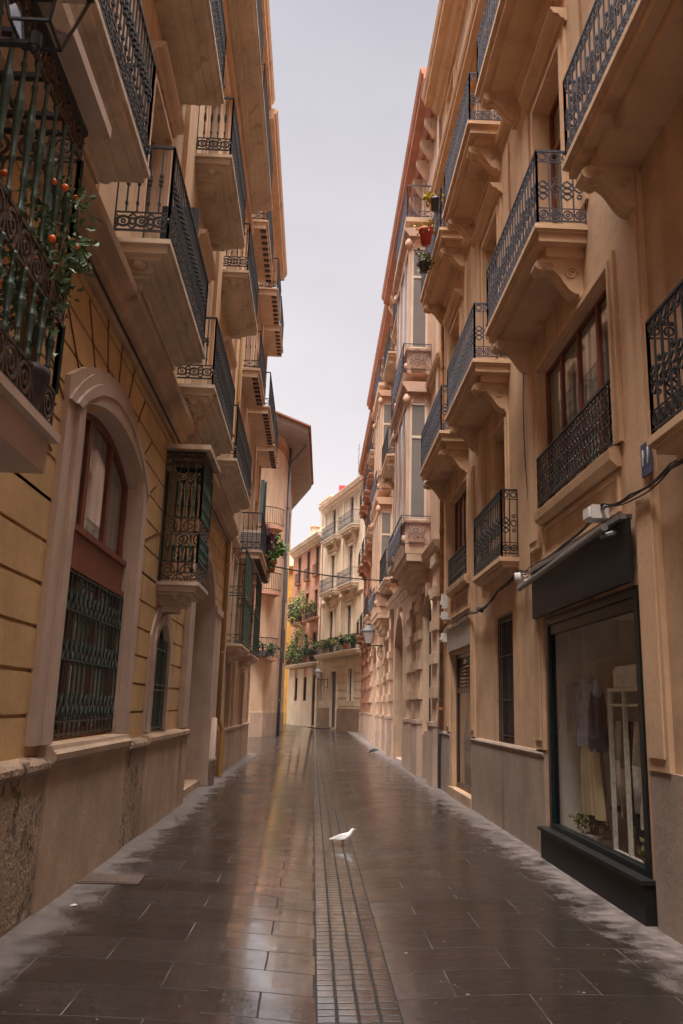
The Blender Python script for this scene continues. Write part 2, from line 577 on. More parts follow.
def make_split(name, mb, mat, parent=None, gap=.04):
    """one object per stretch of the facade: pieces whose x ranges touch stay together"""
    n = len(mb.v)
    par = list(range(n))
    def find(a):
        while par[a] != a:
            par[a] = par[par[a]]
            a = par[a]
        return a
    for f in mb.f:
        for k in f[1:]:
            par[find(k)] = find(f[0])
    isl = {}
    for i in range(n):
        isl.setdefault(find(i), []).append(i)
    groups = []
    for k, v in isl.items():
        bb = [min(mb.v[i][0] for i in v), max(mb.v[i][0] for i in v), min(mb.v[i][2] for i in v), max(mb.v[i][2] for i in v), {k}]
        while True:
            hit = next((g for g in groups if bb[0] <= g[1] + gap and g[0] <= bb[1] + gap and bb[2] <= g[3] + gap and g[2] <= bb[3] + gap), None)
            if hit is None:
                break
            groups.remove(hit)
            bb = [min(bb[0], hit[0]), max(bb[1], hit[1]), min(bb[2], hit[2]), max(bb[3], hit[3]), bb[4] | hit[4]]
        groups.append(bb)
    groups = [(g[0], g[1], g[4]) for g in groups]
    for a, c, ks in groups:
        sub = MB()
        mp = {}
        for f, sm in zip(mb.f, mb.sm):
            if find(f[0]) in ks:
                for i in f:
                    if i not in mp:
                        mp[i] = len(sub.v)
                        sub.v.append((mb.v[i][0] - a, mb.v[i][1], mb.v[i][2]))
                sub.f.append(tuple(mp[i] for i in f))
                sub.sm.append(sm)
        make(name, sub, mat, parent, (a, 0, 0))

def tag(o, label, cat, group=None):
    o['label'] = label
    o['category'] = cat
    if group:
        o['group'] = group
    return o

def thing(name, label, cat, loc=(0, 0, 0), rz=0.0, group=None):
    o = bpy.data.objects.new(name, None)
    COL.objects.link(o)
    o.location = loc
    o.rotation_euler = (0, 0, rz)
    return tag(o, label, cat, group)

CACHE = {}
def cached(key, fn):
    if key not in CACHE:
        CACHE[key] = fn()
    return CACHE[key]

# building-local frame: x along the facade, y into the building, -y out over the street, z up
def arc_pts(x0, x1, zs, rise, n=14):
    w = (x1 - x0) / 2
    if rise >= w - 1e-6:
        return [((x0 + x1) / 2 - w * cos(pi * k / n), zs + rise * sin(pi * k / n)) for k in range(n + 1)]
    R = (w * w + rise * rise) / (2 * rise)
    a = math.asin(w / R)
    cx, cz = (x0 + x1) / 2, zs + rise - R
    return [(cx + R * sin(-a + 2 * a * k / n), cz + R * cos(-a + 2 * a * k / n)) for k in range(n + 1)]

def wall_mesh(x0, x1, z0, z1, openings, depth=.3, grooves=(), gh=.035, gd=.025, body=7.0, back=True):
    """openings: (xa, xb, za, zb, rise, depth or None): zb is the crown of the arch"""
    b = MB()
    xs = {x0, x1}
    zs = {z0, z1}
    for o in openings:
        xs.update(o[:2])
        zs.update(o[2:4])
    gset = []
    for g in grooves:
        gset.append((g, g + gh))
        zs.update((g, g + gh))
    xs = sorted(x for x in xs if x0 - 1e-6 <= x <= x1 + 1e-6)
    zs = sorted(z for z in zs if z0 - 1e-6 <= z <= z1 + 1e-6)
    for i in range(len(xs) - 1):
        for j in range(len(zs) - 1):
            xa, xb, za, zb = xs[i], xs[i + 1], zs[j], zs[j + 1]
            cx, cz = (xa + xb) / 2, (za + zb) / 2
            if any(o[0] < cx < o[1] and o[2] < cz < o[3] for o in openings):
                continue
            ing = any(g[0] - 1e-6 < cz < g[1] + 1e-6 for g in gset)
            y = gd if ing else 0
            b.face([(xa, y, za), (xb, y, za), (xb, y, zb), (xa, y, zb)])
            if ing:
                b.face([(xa, 0, za), (xb, 0, za), (xb, gd, za), (xa, gd, za)])
                b.face([(xa, gd, zb), (xb, gd, zb), (xb, 0, zb), (xa, 0, zb)])
    for o in openings:
        xa, xb, za, zb, rise = o[:5]
        d = o[5] if len(o) > 5 and o[5] else depth
        zsp = zb - rise
        b.face([(xa, 0, za), (xa, 0, zsp), (xa, d, zsp), (xa, d, za)])
        b.face([(xb, 0, zsp), (xb, 0, za), (xb, d, za), (xb, d, zsp)])
        b.face([(xa, d, za), (xb, d, za), (xb, 0, za), (xa, 0, za)])
        if rise > 0:
            ap = arc_pts(xa, xb, zsp, rise)
            for (p, q) in zip(ap, ap[1:]):
                b.face([(p[0], 0, p[1]), (q[0], 0, q[1]), (q[0], 0, zb), (p[0], 0, zb)])
                b.face([(p[0], 0, p[1]), (p[0], d, p[1]), (q[0], d, q[1]), (q[0], 0, q[1])])
        else:
            b.face([(xa, 0, zb), (xb, 0, zb), (xb, d, zb), (xa, d, zb)])
    b.face([(x0, 0, z0), (x0, 0, z1), (x0, body, z1), (x0, body, z0)])
    b.face([(x1, 0, z0), (x1, body, z0), (x1, body, z1), (x1, 0, z1)])
    b.face([(x0, 0, z1), (x1, 0, z1), (x1, body, z1), (x0, body, z1)])
    b.face([(x0, body, z0), (x0, body, z1), (x1, body, z1), (x1, body, z0)])
    return b

def moulding(prof, x0, x1):
    return MB().prism_x(prof, x0, x1)

def cornice_prof(z0, z1, proj):
    h = z1 - z0
    return [(.01, z0), (-.12 * proj, z0), (-.16 * proj, z0 + .18 * h), (-.34 * proj, z0 + .22 * h), (-.48 * proj, z0 + .42 * h),
            (-.50 * proj, z0 + .52 * h), (-.84 * proj, z0 + .56 * h), (-.86 * proj, z0 + .74 * h), (-.93 * proj, z0 + .78 * h),
            (-proj, z0 + .95 * h), (-proj, z1), (.01, z1)]

def slab_mesh(L, proj, h, style):
    """balcony slab from x -L/2..L/2, top at z 0"""
    b = MB()
    if style == 'moulded':        # thick edge stepping in towards the wall on three sides
        tiers = [(0, -.06, 0.0), (-.06, -.09, .025), (-.09, -h * .62, .05), (-h * .62, -h, .16)]
    elif style == 'plate':
        tiers = [(0, -.05, 0.0), (-.05, -h, .05)]
    else:                         # 'corbel': thin plate on mouldings that step back to the wall
        for (a, c, ins, fr) in ((0, -.05, 0, 0), (-.05, -.13, .05, .035), (-.13, -.17, .12, .10), (-.17, -.25, .25, .20), (-.25, -.29, .29, .24), (-.29, -.38, .38, .32), (-.38, -h, .46, .40)):
            if proj - fr > .03:
                b.box(-L / 2 + ins, L / 2 - ins, -(proj - fr), .01, c, a)
        for sx in (-1, 1):
            if proj > .5:
                b.lathe([(.005, -.235), (.05, -.225), (.075, -.19), (.08, -.171)], (sx * (L / 2 - .20), -proj + .33, 0), 12)
        return b
    for (a, c, ins) in tiers:
        if proj - ins <= .02:
            continue
        b.box(-L / 2 + ins, L / 2 - ins, -(proj - ins), .01, c, a)
    return b

def rail_mesh(L, proj, H, style):
    b = MB()
    segs = [((-L / 2, 0), (-L / 2, -proj)), ((-L / 2, -proj), (L / 2, -proj)), ((L / 2, -proj), (L / 2, 0))]
    for (p, q) in segs:
        p = Vector((p[0], p[1], 0)); q = Vector((q[0], q[1], 0))
        ln = (q - p).length
        if ln < .05:
            continue
        d = (q - p) / ln

        def P(s_, h_):
            v = p + d * s_
            return (v.x, v.y, h_)
        def ring(cs, ch, r, rr, n=8, ax=1.0):
            b.path([P(cs + cos(2 * pi * k / n) * r * ax, ch + sin(2 * pi * k / n) * r) for k in range(n)], rr, 4, True)
        def rail(h_, r):
            b.bar(P(0, h_), P(ln, h_), r)
        if style == 'lattice':
            rail(H, .017); rail(H - .13, .008); rail(.05, .012); rail(.20, .008)
            n = max(1, round(ln / .125))
            st = ln / n
            for i in range(n + 1):
                b.bar(P(i * st, .0 if i in (0, n) else .05), P(i * st, H), .016 if i in (0, n) else .011)
            for i in range(n):
                c = (i + .5) * st
                ring(c, H - .065, st * .34, .010)
                ring(c, .125, st * .38, .011)
                ring(c, .125, st * .15, .010, 6)
                if i % 2 == 0:
                    for k in range(3):
                        h0 = H * .5 - .10 + .07 * k
                        w = st * .42
                        b.path([P(c, h0 - .045), P(c + w, h0), P(c, h0 + .045), P(c - w, h0)], .010, 4, True)
                else:
                    b.path([P(c - st * .5, H * .5), P(c, H * .5 + .05), P(c + st * .5, H * .5), P(c, H * .5 - .05)], .010, 4, True)
                    ring(c, H * .5 + .10, st * .2, .009, 6)
                    ring(c, H * .5 - .10, st * .2, .009, 6)
        elif style == 'knuckle':
            rail(H, .018); rail(.30, .010); rail(.10, .014)
            n = max(1, round(ln / .105))
            st = ln / n
            for i in range(n + 1):
                e = i in (0, n)
                b.bar(P(i * st, 0 if e or i % 8 == 0 else .3), P(i * st, H), .016 if e else .011)
                if not e:
                    for hh, r in ((.62, .024), (.67, .028), (.72, .024), (.40, .020)):
                        b.bar(P(i * st, hh - .014), P(i * st, hh + .014), r, 4)
            m = max(1, round(ln / .17))
            sm = ln / m
            for i in range(m):
                c = (i + .5) * sm
                ring(c, .20, .055, .014, 8, 1.2)
                ring(c, .20, .022, .010, 5)
                ring(i * sm + .001, .20, .036, .013, 6)
                for sx in (-1, 1):
                    for sz in (-1, 1):
                        b.bar(P(c + sx * sm * .5, .20 + sz * .09), P(c + sx * sm * .22, .20 + sz * .03), .011)
        elif style == 'ornate':
            rail(H, .016); rail(H - .06, .007); rail(.04, .012)
            n = max(1, round(ln / .5))
            st = ln / n
            for i in range(n + 1):
                b.bar(P(i * st, 0), P(i * st, H), .014)
            for i in range(n):
                c = (i + .5) * st
                m = H * .5
                for k in range(8):
                    t = 2 * pi * k / 8
                    ring(c + cos(t) * st * .25, m + sin(t) * H * .24, .06, .007, 7)
                ring(c, m, .07, .010, 8)
                for k in (-1, 1):
                    b.bar(P(c - st * .45, m - k * H * .4), P(c + st * .45, m + k * H * .4), .006)
        elif style == 'screen':       # low window guard, dense scroll rows
            rail(H, .016); rail(.03, .012); rail(H * .5, .006)
            n = max(1, round(ln / .10))
            st = ln / n
            for i in range(n + 1):
                b.bar(P(i * st, 0), P(i * st, H), .007)
                if i < n:
                    c = (i + .5) * st
                    for hh in (.13, .37, .63, .87):
                        ring(c, H * hh, st * .42, .007, 6)
        else:                          # plain bars
            rail(H, .020); rail(.06, .014)
            if style == 'plain_band':
                rail(.22, .012)
                m = max(1, round(ln / .2))
                for i in range(m):
                    b.path([P(i * ln / m, .14), P((i + .5) * ln / m, .21), P((i + 1) * ln / m, .14), P((i + .5) * ln / m, .07)], .008, 4, True)
            n = max(1, round(ln / .12))
            st = ln / n
            for i in range(n + 1):
                b.bar(P(i * st, 0), P(i * st, H), .010)
                if style == 'plain_band' and 0 < i < n:
                    b.bar(P(i * st, H * .55), P(i * st, H * .62), .020)
    return b

def bracket_mesh(proj, h, w, step=True):
    """scrolled console: deep at the wall, rolled nose in front"""
    prof = []
    n = 14
    # lower S curve from the wall foot up to the nose
    for k in range(n + 1):
        t = k / n
        y = -proj * (t ** .75)
        z = -h * (1 - t) ** 1.35 * (1 + .25 * sin(2 * pi * t)) - .13 * (t ** 2)
        prof.append((y, z))
    for k in range(1, 8):
        a = -pi / 2 - pi * k / 8
        prof.append((-proj - .0 + .075 * cos(a) * 1.0 + .0, -.065 + .065 * sin(a)))
    prof.append((-proj, 0))
    prof.append((0.01, 0))
    b = MB()
    b.prism_x(prof, -w / 2, w / 2)
    # volute relief on both sides
    for sx in (-1, 1):
        for (yy, zz, r) in ((-proj * .86, -.095, .062), (-proj * .30, -h * .40, .075)):
            ring = [(sx * (w / 2 + .006), yy + r * (1 - k / 22) * cos(k * .62), zz + r * (1 - k / 22) * sin(k * .62)) for k in range(20)]
            b.path(ring, .012, 4)
    # ribs along the face
    b.path([(0, p[0] - .004, p[1] - .004) for p in prof[:n + 1]], .02, 4)
    b.box(-w / 2 - .02, w / 2 + .02, -.05, .01, -h * 1.12, -h * .96)
    return b

def add_balcony(parent, xc, z, L, proj, rail='lattice', slab='moulded', h=.28, H=.92, mat='ochre_trim', iron='iron_blue', brackets=None, bmat=None, label=None, bw=.2, bh=.42):
    s = put('balcony', cached(('slab', L, proj, h, slab, mat), lambda: slab_mesh(L, proj, h, slab).mesh('balcony', M[mat])), parent, (xc, 0, z))
    if label:
        s['label'] = label
    inset = .04
    put('railing', cached(('rail', L, proj, H, rail, iron), lambda: rail_mesh(L - 2 * inset, proj - inset, H, rail).mesh('railing', M[iron], False)), s, (0, 0, .004))
    if brackets:
        for bx in brackets:
            put('bracket', cached(('br', proj, h, bw, bh, mat), lambda: bracket_mesh(proj * .78, bh, bw).mesh('bracket', M[bmat or mat])), s, (bx, 0, -h + .002))
    return s

def ring_frame(b, x0, x1, z0, z1, rise, w, y0, y1, sill=True):
    """frame following a rectangle or an arched opening, w wide"""
    b.box(x0, x0 + w, y0, y1, z0, z1 - rise)
    b.box(x1 - w, x1, y0, y1, z0, z1 - rise)
    if sill:
        b.box(x0 + w, x1 - w, y0, y1, z0, z0 + w)
    if rise > 0:
        a = arc_pts(x0, x1, z1 - rise, rise)
        c = arc_pts(x0 + w, x1 - w, z1 - rise, max(.02, rise - w))
        n = len(a)
        for k in range(n - 1):
            vs = [(a[k][0], y0, a[k][1]), (a[k + 1][0], y0, a[k + 1][1]), (c[k + 1][0], y0, c[k + 1][1]), (c[k][0], y0, c[k][1])]
            vs += [(v[0], y1, v[2]) for v in vs]
            b.idx(vs, [(0, 1, 2, 3), (7, 6, 5, 4), (0, 4, 5, 1), (2, 6, 7, 3)])
    else:
        b.box(x0 + w, x1 - w, y0, y1, z1 - w, z1)

def panel_poly(x0, x1, z0, z1, rise):
    if rise > 0:
        return [(x0, z0), (x1, z0)] + list(reversed(arc_pts(x0, x1, z1 - rise, rise)))
    return [(x0, z0), (x1, z0), (x1, z1), (x0, z1)]

def add_window(parent, x0, x1, z0, z1, y=.18, leaves=2, transom=None, rise=0, frame='wood_dark', fill='curtain', fw=.06, name='window', glazing=True, surround=None, sw=.16, sp=.04, smat='ochre_trim', keystone=False, bars=0, label=None):
    w, h = x1 - x0, z1 - z0
    cx = (x0 + x1) / 2
    def mk_frame():
        b = MB()
        ring_frame(b, -w / 2, w / 2, 0, h, rise, fw, 0, .06)
        for i in range(1, leaves):
            xx = -w / 2 + w * i / leaves
            b.box(xx - fw * .6, xx + fw * .6, .005, .055, fw, h - rise * .25 - (0 if rise else fw))
        if transom:
            b.box(-w / 2 + fw, w / 2 - fw, .002, .058, transom * h - fw / 2, transom * h + fw / 2)
        for i in range(bars):
            zz = h * (i + 1) / (bars + 1)
            b.box(-w / 2 + fw, w / 2 - fw, .012, .048, zz - .012, zz + .012)
        return b.mesh(name, M[frame])
    o = put(name, cached(('wf', round(w, 3), round(h, 3), rise, leaves, transom, frame, fw, bars, name), mk_frame), parent, (cx, y, z0))
    if label:
        o['label'] = label
    if glazing:
        put('pane', cached(('wp', round(w, 3), round(h, 3), rise), lambda: MB().prism_y(panel_poly(-w / 2 + .02, w / 2 - .02, .02, h - .02, rise), .026, .032).mesh('pane', M['glass'])), o)
    def mk_fill():
        b = MB()
        if fill == 'louvre':
            n = int(h / .07)
            b.prism_y(panel_poly(-w / 2, w / 2, 0, h, rise), .05, .09)
            for i in range(n):
                zz = h * (i + .5) / n
                if zz > h - rise:
                    continue
                b.idx([(-w / 2 + fw, .045, zz - .02), (w / 2 - fw, .045, zz - .02), (w / 2 - fw, .015, zz - .03), (-w / 2 + fw, .015, zz - .03),
                       (-w / 2 + fw, .05, zz + .02), (w / 2 - fw, .05, zz + .02)],
                      [(0, 1, 2, 3), (3, 2, 5, 4)])
            return b.mesh('shutter', M['shutter'], False)
        if fill == 'door':
            b.prism_y(panel_poly(-w / 2, w / 2, 0, h, rise), .02, .06)
            for i in range(leaves):
                xa = -w / 2 + w * i / leaves + fw
                xb = -w / 2 + w * (i + 1) / leaves - fw
                for (a, c) in ((.06, .32), (.36, .70), (.74, .94)):
                    b.box(xa + .04, xb - .04, .0, .02, a * h, c * h)
            return b.mesh('leaf', M[frame])
        mt = {'curtain': 'curtain', 'dim': 'curtain_dim', 'dark': 'unlit_room', 'flat_panel': 'flat_panel'}[fill]
        yb = .085
        if fill in ('curtain', 'dim'):
            n = max(8, int(w / .035))
            top = h
            for k in range(n):
                xa, xb = -w / 2 + w * k / n, -w / 2 + w * (k + 1) / n
                ya = yb + .018 * sin(k * 1.9) + .012 * sin(k * .7)
                yc = yb + .018 * sin((k + 1) * 1.9) + .012 * sin((k + 1) * .7)
                b.face([(xa, ya, 0), (xb, yc, 0), (xb, yc, top), (xa, ya, top)], True)
            return b.mesh('curtain', M[mt], False)
        b.prism_y(panel_poly(-w / 2, w / 2, 0, h, rise), yb, yb + .02)
        return b.mesh('flat_panel', M[mt])  # dark fill: a painted sheet standing in for an unlit room
    nm = {'louvre': 'shutter', 'door': 'leaf', 'curtain': 'curtain', 'dim': 'curtain', 'dark': 'flat_panel', 'flat_panel': 'flat_panel'}[fill]
    put(nm, cached(('wi', round(w, 3), round(h, 3), rise, fill, leaves, frame if fill == 'door' else ''), mk_fill), o)
    if surround:
        def mk_s():
            b = MB()
            xa, xb = -w / 2, w / 2
            # stands proud of the wall; y in window space, wall face at -y
            ring_frame(b, xa, xb, 0, h, rise, .022, -y + .001, -.001, sill=False)
            for (wi, pr, e) in ((sw, sp, .004), (sw * .45, sp * 1.7, .014)):
                if rise > 0:
                    ring_frame(b, xa - wi, xb + wi, 0, h + wi * .9, rise + wi * .4, wi - e, -y - pr, -y + .012, sill=False)
                else:
                    b.box(xa - wi, xa - e, -y - pr, -y + .012, 0, h + wi)
                    b.box(xb + e, xb + wi, -y - pr, -y + .012, 0, h + wi)
                    b.box(xa - e, xb + e, -y - pr, -y + .012, h + e, h + wi)
            if surround == 'hood':
                b.prism_x([(p[0] - y, p[1]) for p in cornice_prof(h + sw + .04, h + sw + .22, .2)], xa - sw - .05, xb + sw + .05)
            if surround == 'sill':
                b.box(xa - sw, xb + sw, -y - sp - .05, -y + .012, -.09, -.003)
            if keystone:
                b.prism_y([(-.09, h - .06), (.09, h - .06), (.15, h + sw + .12), (-.15, h + sw + .12)], -y - sp * 2.4, -y + .012)
            return b.mesh('surround', M[smat])
        put('surround', cached(('ws', round(w, 3), round(h, 3), rise, surround, sw, sp, smat, y, keystone), mk_s), o)
    return o

def leaves(n, rx, ry, rz, size, seed=0, droop=0.0, fill=0.35):
    rnd = random.Random(seed)
    b = MB()
    # clumpy: pick sub-centres, then leaves round each
    cs = []
    for i in range(max(3, n // 22)):
        a, c = rnd.uniform(0, 2 * pi), rnd.uniform(-1, 1)
        r = rnd.uniform(fill, 1) ** .6
        s = sqrt(max(0, 1 - c * c))
        cs.append(Vector((rx * r * s * cos(a), ry * r * s * sin(a), rz * r * c)))
    for i in range(n):
        c = rnd.choice(cs)
        p = c + Vector((rnd.gauss(0, rx * .2), rnd.gauss(0, ry * .2), rnd.gauss(0, rz * .2)))
        p.z -= droop * (p.x * p.x + p.y * p.y)
        d = Vector((rnd.gauss(0, 1), rnd.gauss(0, 1), rnd.gauss(.2, .8))).normalized()
        u = d.cross(Vector((rnd.gauss(0, 1), rnd.gauss(0, 1), rnd.gauss(0, 1)))).normalized()
        w = d.cross(u)
        s = size * rnd.uniform(.6, 1.3)
        bend = w * s * .15
        b.face([tuple(p), tuple(p + d * s * .5 + u * s * .28 + bend), tuple(p + d * s), tuple(p + d * s * .5 - u * s * .28 + bend)])
    return b

def pot_prof(r, h):
    return [(r * .66, 0), (r * .9, h * .8), (r * 1.02, h * .8), (r * 1.04, h), (r * .88, h), (r * .82, h * .86)]

def plant(loc, label, pot='terracotta_pot', leaf='leaf', pr=.14, ph=.24, n=160, size=.10, rx=.25, rz=.25, lift=.15, seed=0, fruit=0, group=None, droop=0.0, name='potted_plant', n_stems=5, stem='wood_plank'):
    t = thing(name, label, 'potted plant', loc, 0, group)
    make('pot', MB().lathe(pot_prof(pr, ph), n=14), pot, t)
    rnd = random.Random(seed + 5)
    sb = MB()
    for i in range(n_stems):
        a = rnd.uniform(0, 2 * pi)
        q = Vector((cos(a) * rx * .5, sin(a) * rx * .5, ph + lift + rz * rnd.uniform(-.1, .6)))
        sb.bar((cos(a) * .03, sin(a) * .03, ph * .84), tuple(q), .012, 5, .006)
    make('stem', sb, stem, t)
    make('foliage', leaves(n, rx, rx, rz, size, seed, droop), leaf, t, (0, 0, ph + lift), fix=False)
    if fruit:
        for i in range(fruit):
            a = rnd.uniform(0, 2 * pi)
            r = rx * rnd.uniform(.7, 1.05)
            z = ph + lift + rnd.uniform(-.7, .8) * rz
            rr = .030
            put('fruit', cached('fruit', lambda: MB().lathe([(.003, -.021), (.012, -.018), (.019, -.010), (.0215, 0), (.019, .009), (.012, .0165), (.003, .019)], n=12).mesh('fruit', M['orange_fruit'])), t, (cos(a) * r, sin(a) * r, z))
    return t

# ------------------------------------------------------------------ ground
def sheet(name, x0, x1, y0, y1, z, mat, nx=1, ny=1):
    b = MB()
    for i in range(nx):
        for j in range(ny):
            xa, xb = x0 + (x1 - x0) * i / nx, x0 + (x1 - x0) * (i + 1) / nx
            ya, yb = y0 + (y1 - y0) * j / ny, y0 + (y1 - y0) * (j + 1) / ny
            b.face([(xa, ya, z), (xb, ya, z), (xb, yb, z), (xa, yb, z)])
    o = make(name, b, mat, fix=False)
    o['kind'] = 'structure'
    return o
sheet('ground', -600, 600, -300, 900, -.08, 'earth')
def street():
    b = MB()
    prof = [(-14, 0), (-1.5, 0)] + [(-1.5 + 1.58 * k / 12, -.066 * (k / 12) ** 2.1) for k in range(1, 13)] + [(.56, -.054)] + [(.56 + 1.04 * k / 8, -.054 * (1 - k / 8) ** 1.8) for k in range(1, 9)] + [(14, 0)]
    for (p, q) in zip(prof, prof[1:]):
        b.face([(p[0], -12, p[1]), (q[0], -12, q[1]), (q[0], 110, q[1]), (p[0], 110, p[1])], True)
    o = make('street', b, 'street', fix=False)
    o['kind'] = 'structure'
street()

# ------------------------------------------------------------------ RIGHT: ochre building
XR = 2.77
def build_ochre():
    Y0 = 18.45     # far end; local x = Y0 - Y
    L = Y0 + 8
    t = thing('ochre_apartment_building', 'ochre apartment building with a clothes shop under iron balconies on the right', 'building', (XR, Y0, 0), -pi / 2)
    X = lambda y: Y0 - y
    ops = []
    def op(ya, yb, z0, z1, rise=0, d=None):
        ops.append((X(yb), X(ya), z0, z1, rise, d))
    op(7.1, 10.0, 0.30, 2.70, 0, .10)      # shop
    op(11.75, 12.9, 1.15, 3.0, 0, .36)
    op(14.85, 17.0, .16, 2.68, 0, .14)
    op(2.2, 4.6, .3, 2.9, 0, .25)
    op(7.4, 10.0, 4.05, 5.85, 0, .2)       # wide first floor window
    op(11.9, 12.8, 3.7, 5.85, 0, .2)
    op(15.0, 17.0, 3.95, 5.80, 0, .2)
    op(4.0, 5.2, 3.75, 5.85, 0, .2)
    for yc in (5.4, 9.25, 12.75, 16.3, 1.5):
        op(yc - .6, yc + .6, 6.76, 9.55, 0, .22)
    for yc in (6.2, 9.8, 13.1, 16.4, 2.4):
        op(yc - .55, yc + .55, 11.0, 13.2, 0, .22)
    for yc in (6.6, 10.2, 13.6, 16.9, 3.0):
        op(yc - .5, yc + .5, 14.35, 15.9, 0, .22)
    make('wall', wall_mesh(0, L, 0, 17.0, ops), 'ochre', t)
    # shop room behind the glass
    # plinth
    b = MB()
    for (ya, yb) in ((10.14, 14.78), (17.08, 18.45)):
        b.box(X(yb), X(ya), -.035, .0, 0, 1.10)
        b.prism_x([(0, 1.10), (-.045, 1.10), (-.05, 1.13), (-.03, 1.16), (0, 1.17)], X(yb), X(ya))
    b.box(X(6.96), X(4.7), -.035, 0, 0, 1.18)
    b.box(X(2.1), X(-8), -.035, 0, 0, 1.18)
    make_split('plinth', b, 'dado', t)
    # flat pilaster strips
    b = MB()
    for (ya, yb, z0, z1) in ((6.55, 6.98, 1.18, 6.35), (10.12, 10.5, 1.18, 3.35), (14.45, 14.76, 1.18, 5.9), (17.1, 17.5, 1.18, 3.3), (13.5, 13.9, 3.6, 6.3), (10.15, 10.6, 3.6, 6.3), (17.25, 17.7, 3.5, 6.3)):
        b.box(X(yb), X(ya), -.045, -.001, z0, z1)
        b.box(X(yb) + .06, X(ya) - .06, -.06, -.046, z0 + .1, z1 - .1)
    for (ya, yb, z0, z1) in ((7.4, 10.0, 3.42, 3.80), (15.0, 17.0, 3.40, 3.78)):
        # raised frames of the panels below the wide windows
        xa, xb = X(yb), X(ya)
        b.box(xa, xb, -.03, -.001, z1 - .04, z1)
        b.box(xa, xb, -.03, -.001, z0, z0 + .04)
        b.box(xa, xa + .05, -.03, -.001, z0 + .04, z1 - .04)
        b.box(xb - .05, xb, -.03, -.001, z0 + .04, z1 - .04)
    for (yc) in (5.4, 9.25, 12.75, 16.3):
        for s in (-1, 1):
            b.box(X(yc) + s * 1.15 - .16, X(yc) + s * 1.15 + .16, -.03, -.001, 7.0, 10.3)
    make_split('pilaster', b, 'ochre_trim', t)
    b = MB()
    for (ya, yb) in ((7.35, 10.05), (14.95, 17.05)):
        b.prism_x([(0, 3.84), (-.05, 3.84), (-.11, 3.90), (-.12, 3.99), (-.09, 4.02), (0, 4.04)], X(yb), X(ya))
    make_split('window_ledge', b, 'ochre_trim', t)
    make('cornice', MB().prism_x(cornice_prof(13.42, 13.9, .36), -.15, L), 'ochre_trim', t)
    make('cornice', MB().prism_x(cornice_prof(10.52, 10.72, .12), 0, L), 'ochre_trim', t)
    b = MB().prism_x(cornice_prof(16.35, 17.0, .52), -.2, L)
    make('cornice', b, 'ochre_trim', t)
    make('parapet', MB().box(0, L, .1, .35, 17.0, 18.0).box(-.02, L, .05, .4, 18.0, 18.12).box(0, 1.2, .02, .45, 18.12, 18.6), 'ochre_trim', t)
    # windows
    kw = dict(smat='ochre_trim', frame='wood_red')
    add_window(t, X(10.0), X(7.4), 4.05, 5.85, .06, 4, fill='curtain', frame='wood_red', fw=.05, surround='plain', sw=.14, sp=.035, smat='ochre_trim', label='wide window with four red-brown framed leaves')
    add_window(t, X(17.0), X(15.0), 3.95, 5.80, .06, 4, fill='curtain', frame='wood_red', fw=.05, surround='plain', sw=.12, sp=.035, smat='ochre_trim')
    add_window(t, X(12.8), X(11.9), 3.7, 5.85, .14, 2, fill='curtain', frame='wood_red', surround='plain', sw=.12, sp=.03)
    add_window(t, X(5.2), X(4.0), 3.75, 5.85, .14, 2, fill='curtain', frame='wood_red', surround='plain', sw=.12, sp=.03)
    for yc in (5.4, 9.25, 12.75, 16.3, 1.5):
        add_window(t, X(yc) - .6, X(yc) + .6, 6.76, 9.55, .16, 2, .75, fill='curtain', surround='hood', **kw)
    for yc in (6.2, 9.8, 13.1, 16.4, 2.4):
        add_window(t, X(yc) - .55, X(yc) + .55, 11.0, 13.2, .16, 2, .75, fill='curtain', surround='plain', **kw)
    for yc in (6.6, 10.2, 13.6, 16.9, 3.0):
        add_window(t, X(yc) - .5, X(yc) + .5, 14.35, 15.9, .16, 2, fill='louvre', surround='sill', **kw)
    # thin dark grilled window
    o = add_window(t, X(12.9), X(11.75), 1.15, 3.0, .10, 2, fill='dark', frame='wood_dark')
    b = MB()
    for k in range(9):
        xx = -.52 + 1.04 * k / 8
        b.bar((xx, -.06, .02), (xx, -.06, 1.83), .011)
    for zz in (.12, .62, 1.25, 1.75):
        b.bar((-.56, -.06, zz), (.56, -.06, zz), .012)
    make('grille', b, 'iron', o)
    # service door with louvre and board above
    o = add_window(t, X(17.0), X(14.85), .16, 2.68, .09, 1, .72, fill='flat_panel', frame='wood_dark', fw=.09, name='door', label='frosted glass door with louvred vent under a grey board')
    b = MB()
    for k in range(7):
        z = 1.86 + .07 * k
        b.prism_x([(.0, z), (.04, z + .045), (.045, z + .05), (.005, z + .006)], -.95, .95)
    make('vent', b, 'iron', o)
    make('threshold', MB().box(-1.2, 1.2, -.15, -.091, -.16, -.0), 'stone_dirty', o)
    make('board', MB().box(X(17.3), X(14.7), -.055, -.047, 2.74, 3.22).box(X(17.3), X(14.7), -.075, -.056, 3.17, 3.22), 'flat_panel', t)
    # low iron guards of wide windows
    for (ya, yb, z) in ((7.4, 10.0, 4.05), (15.0, 17.0, 3.95)):
        w = yb - ya
        put('window_guard', rail_mesh(w, .06, .62, 'screen').mesh('window_guard', M['iron']), t, ((X(ya) + X(yb)) / 2, -.01, z + .01))
    # first floor shallow balconies
    for (ya, yb) in ((11.3, 13.35), (3.9, 6.1)):
        add_balcony(t, (X(ya) + X(yb)) / 2, 3.68, yb - ya, .27, 'lattice', 'moulded', .22, .95, iron='iron')
    # second floor
    for (ya, yb) in ((4.1, 7.02), (8.0, 10.72), (11.6, 14.28), (14.95, 17.95), (.3, 3.2)):
        Lb = yb - ya
        add_balcony(t, (X(ya) + X(yb)) / 2, 6.72, Lb, .57, 'lattice', 'moulded', .30, .90, brackets=(-Lb / 2 + .32, Lb / 2 - .32), bh=.40)
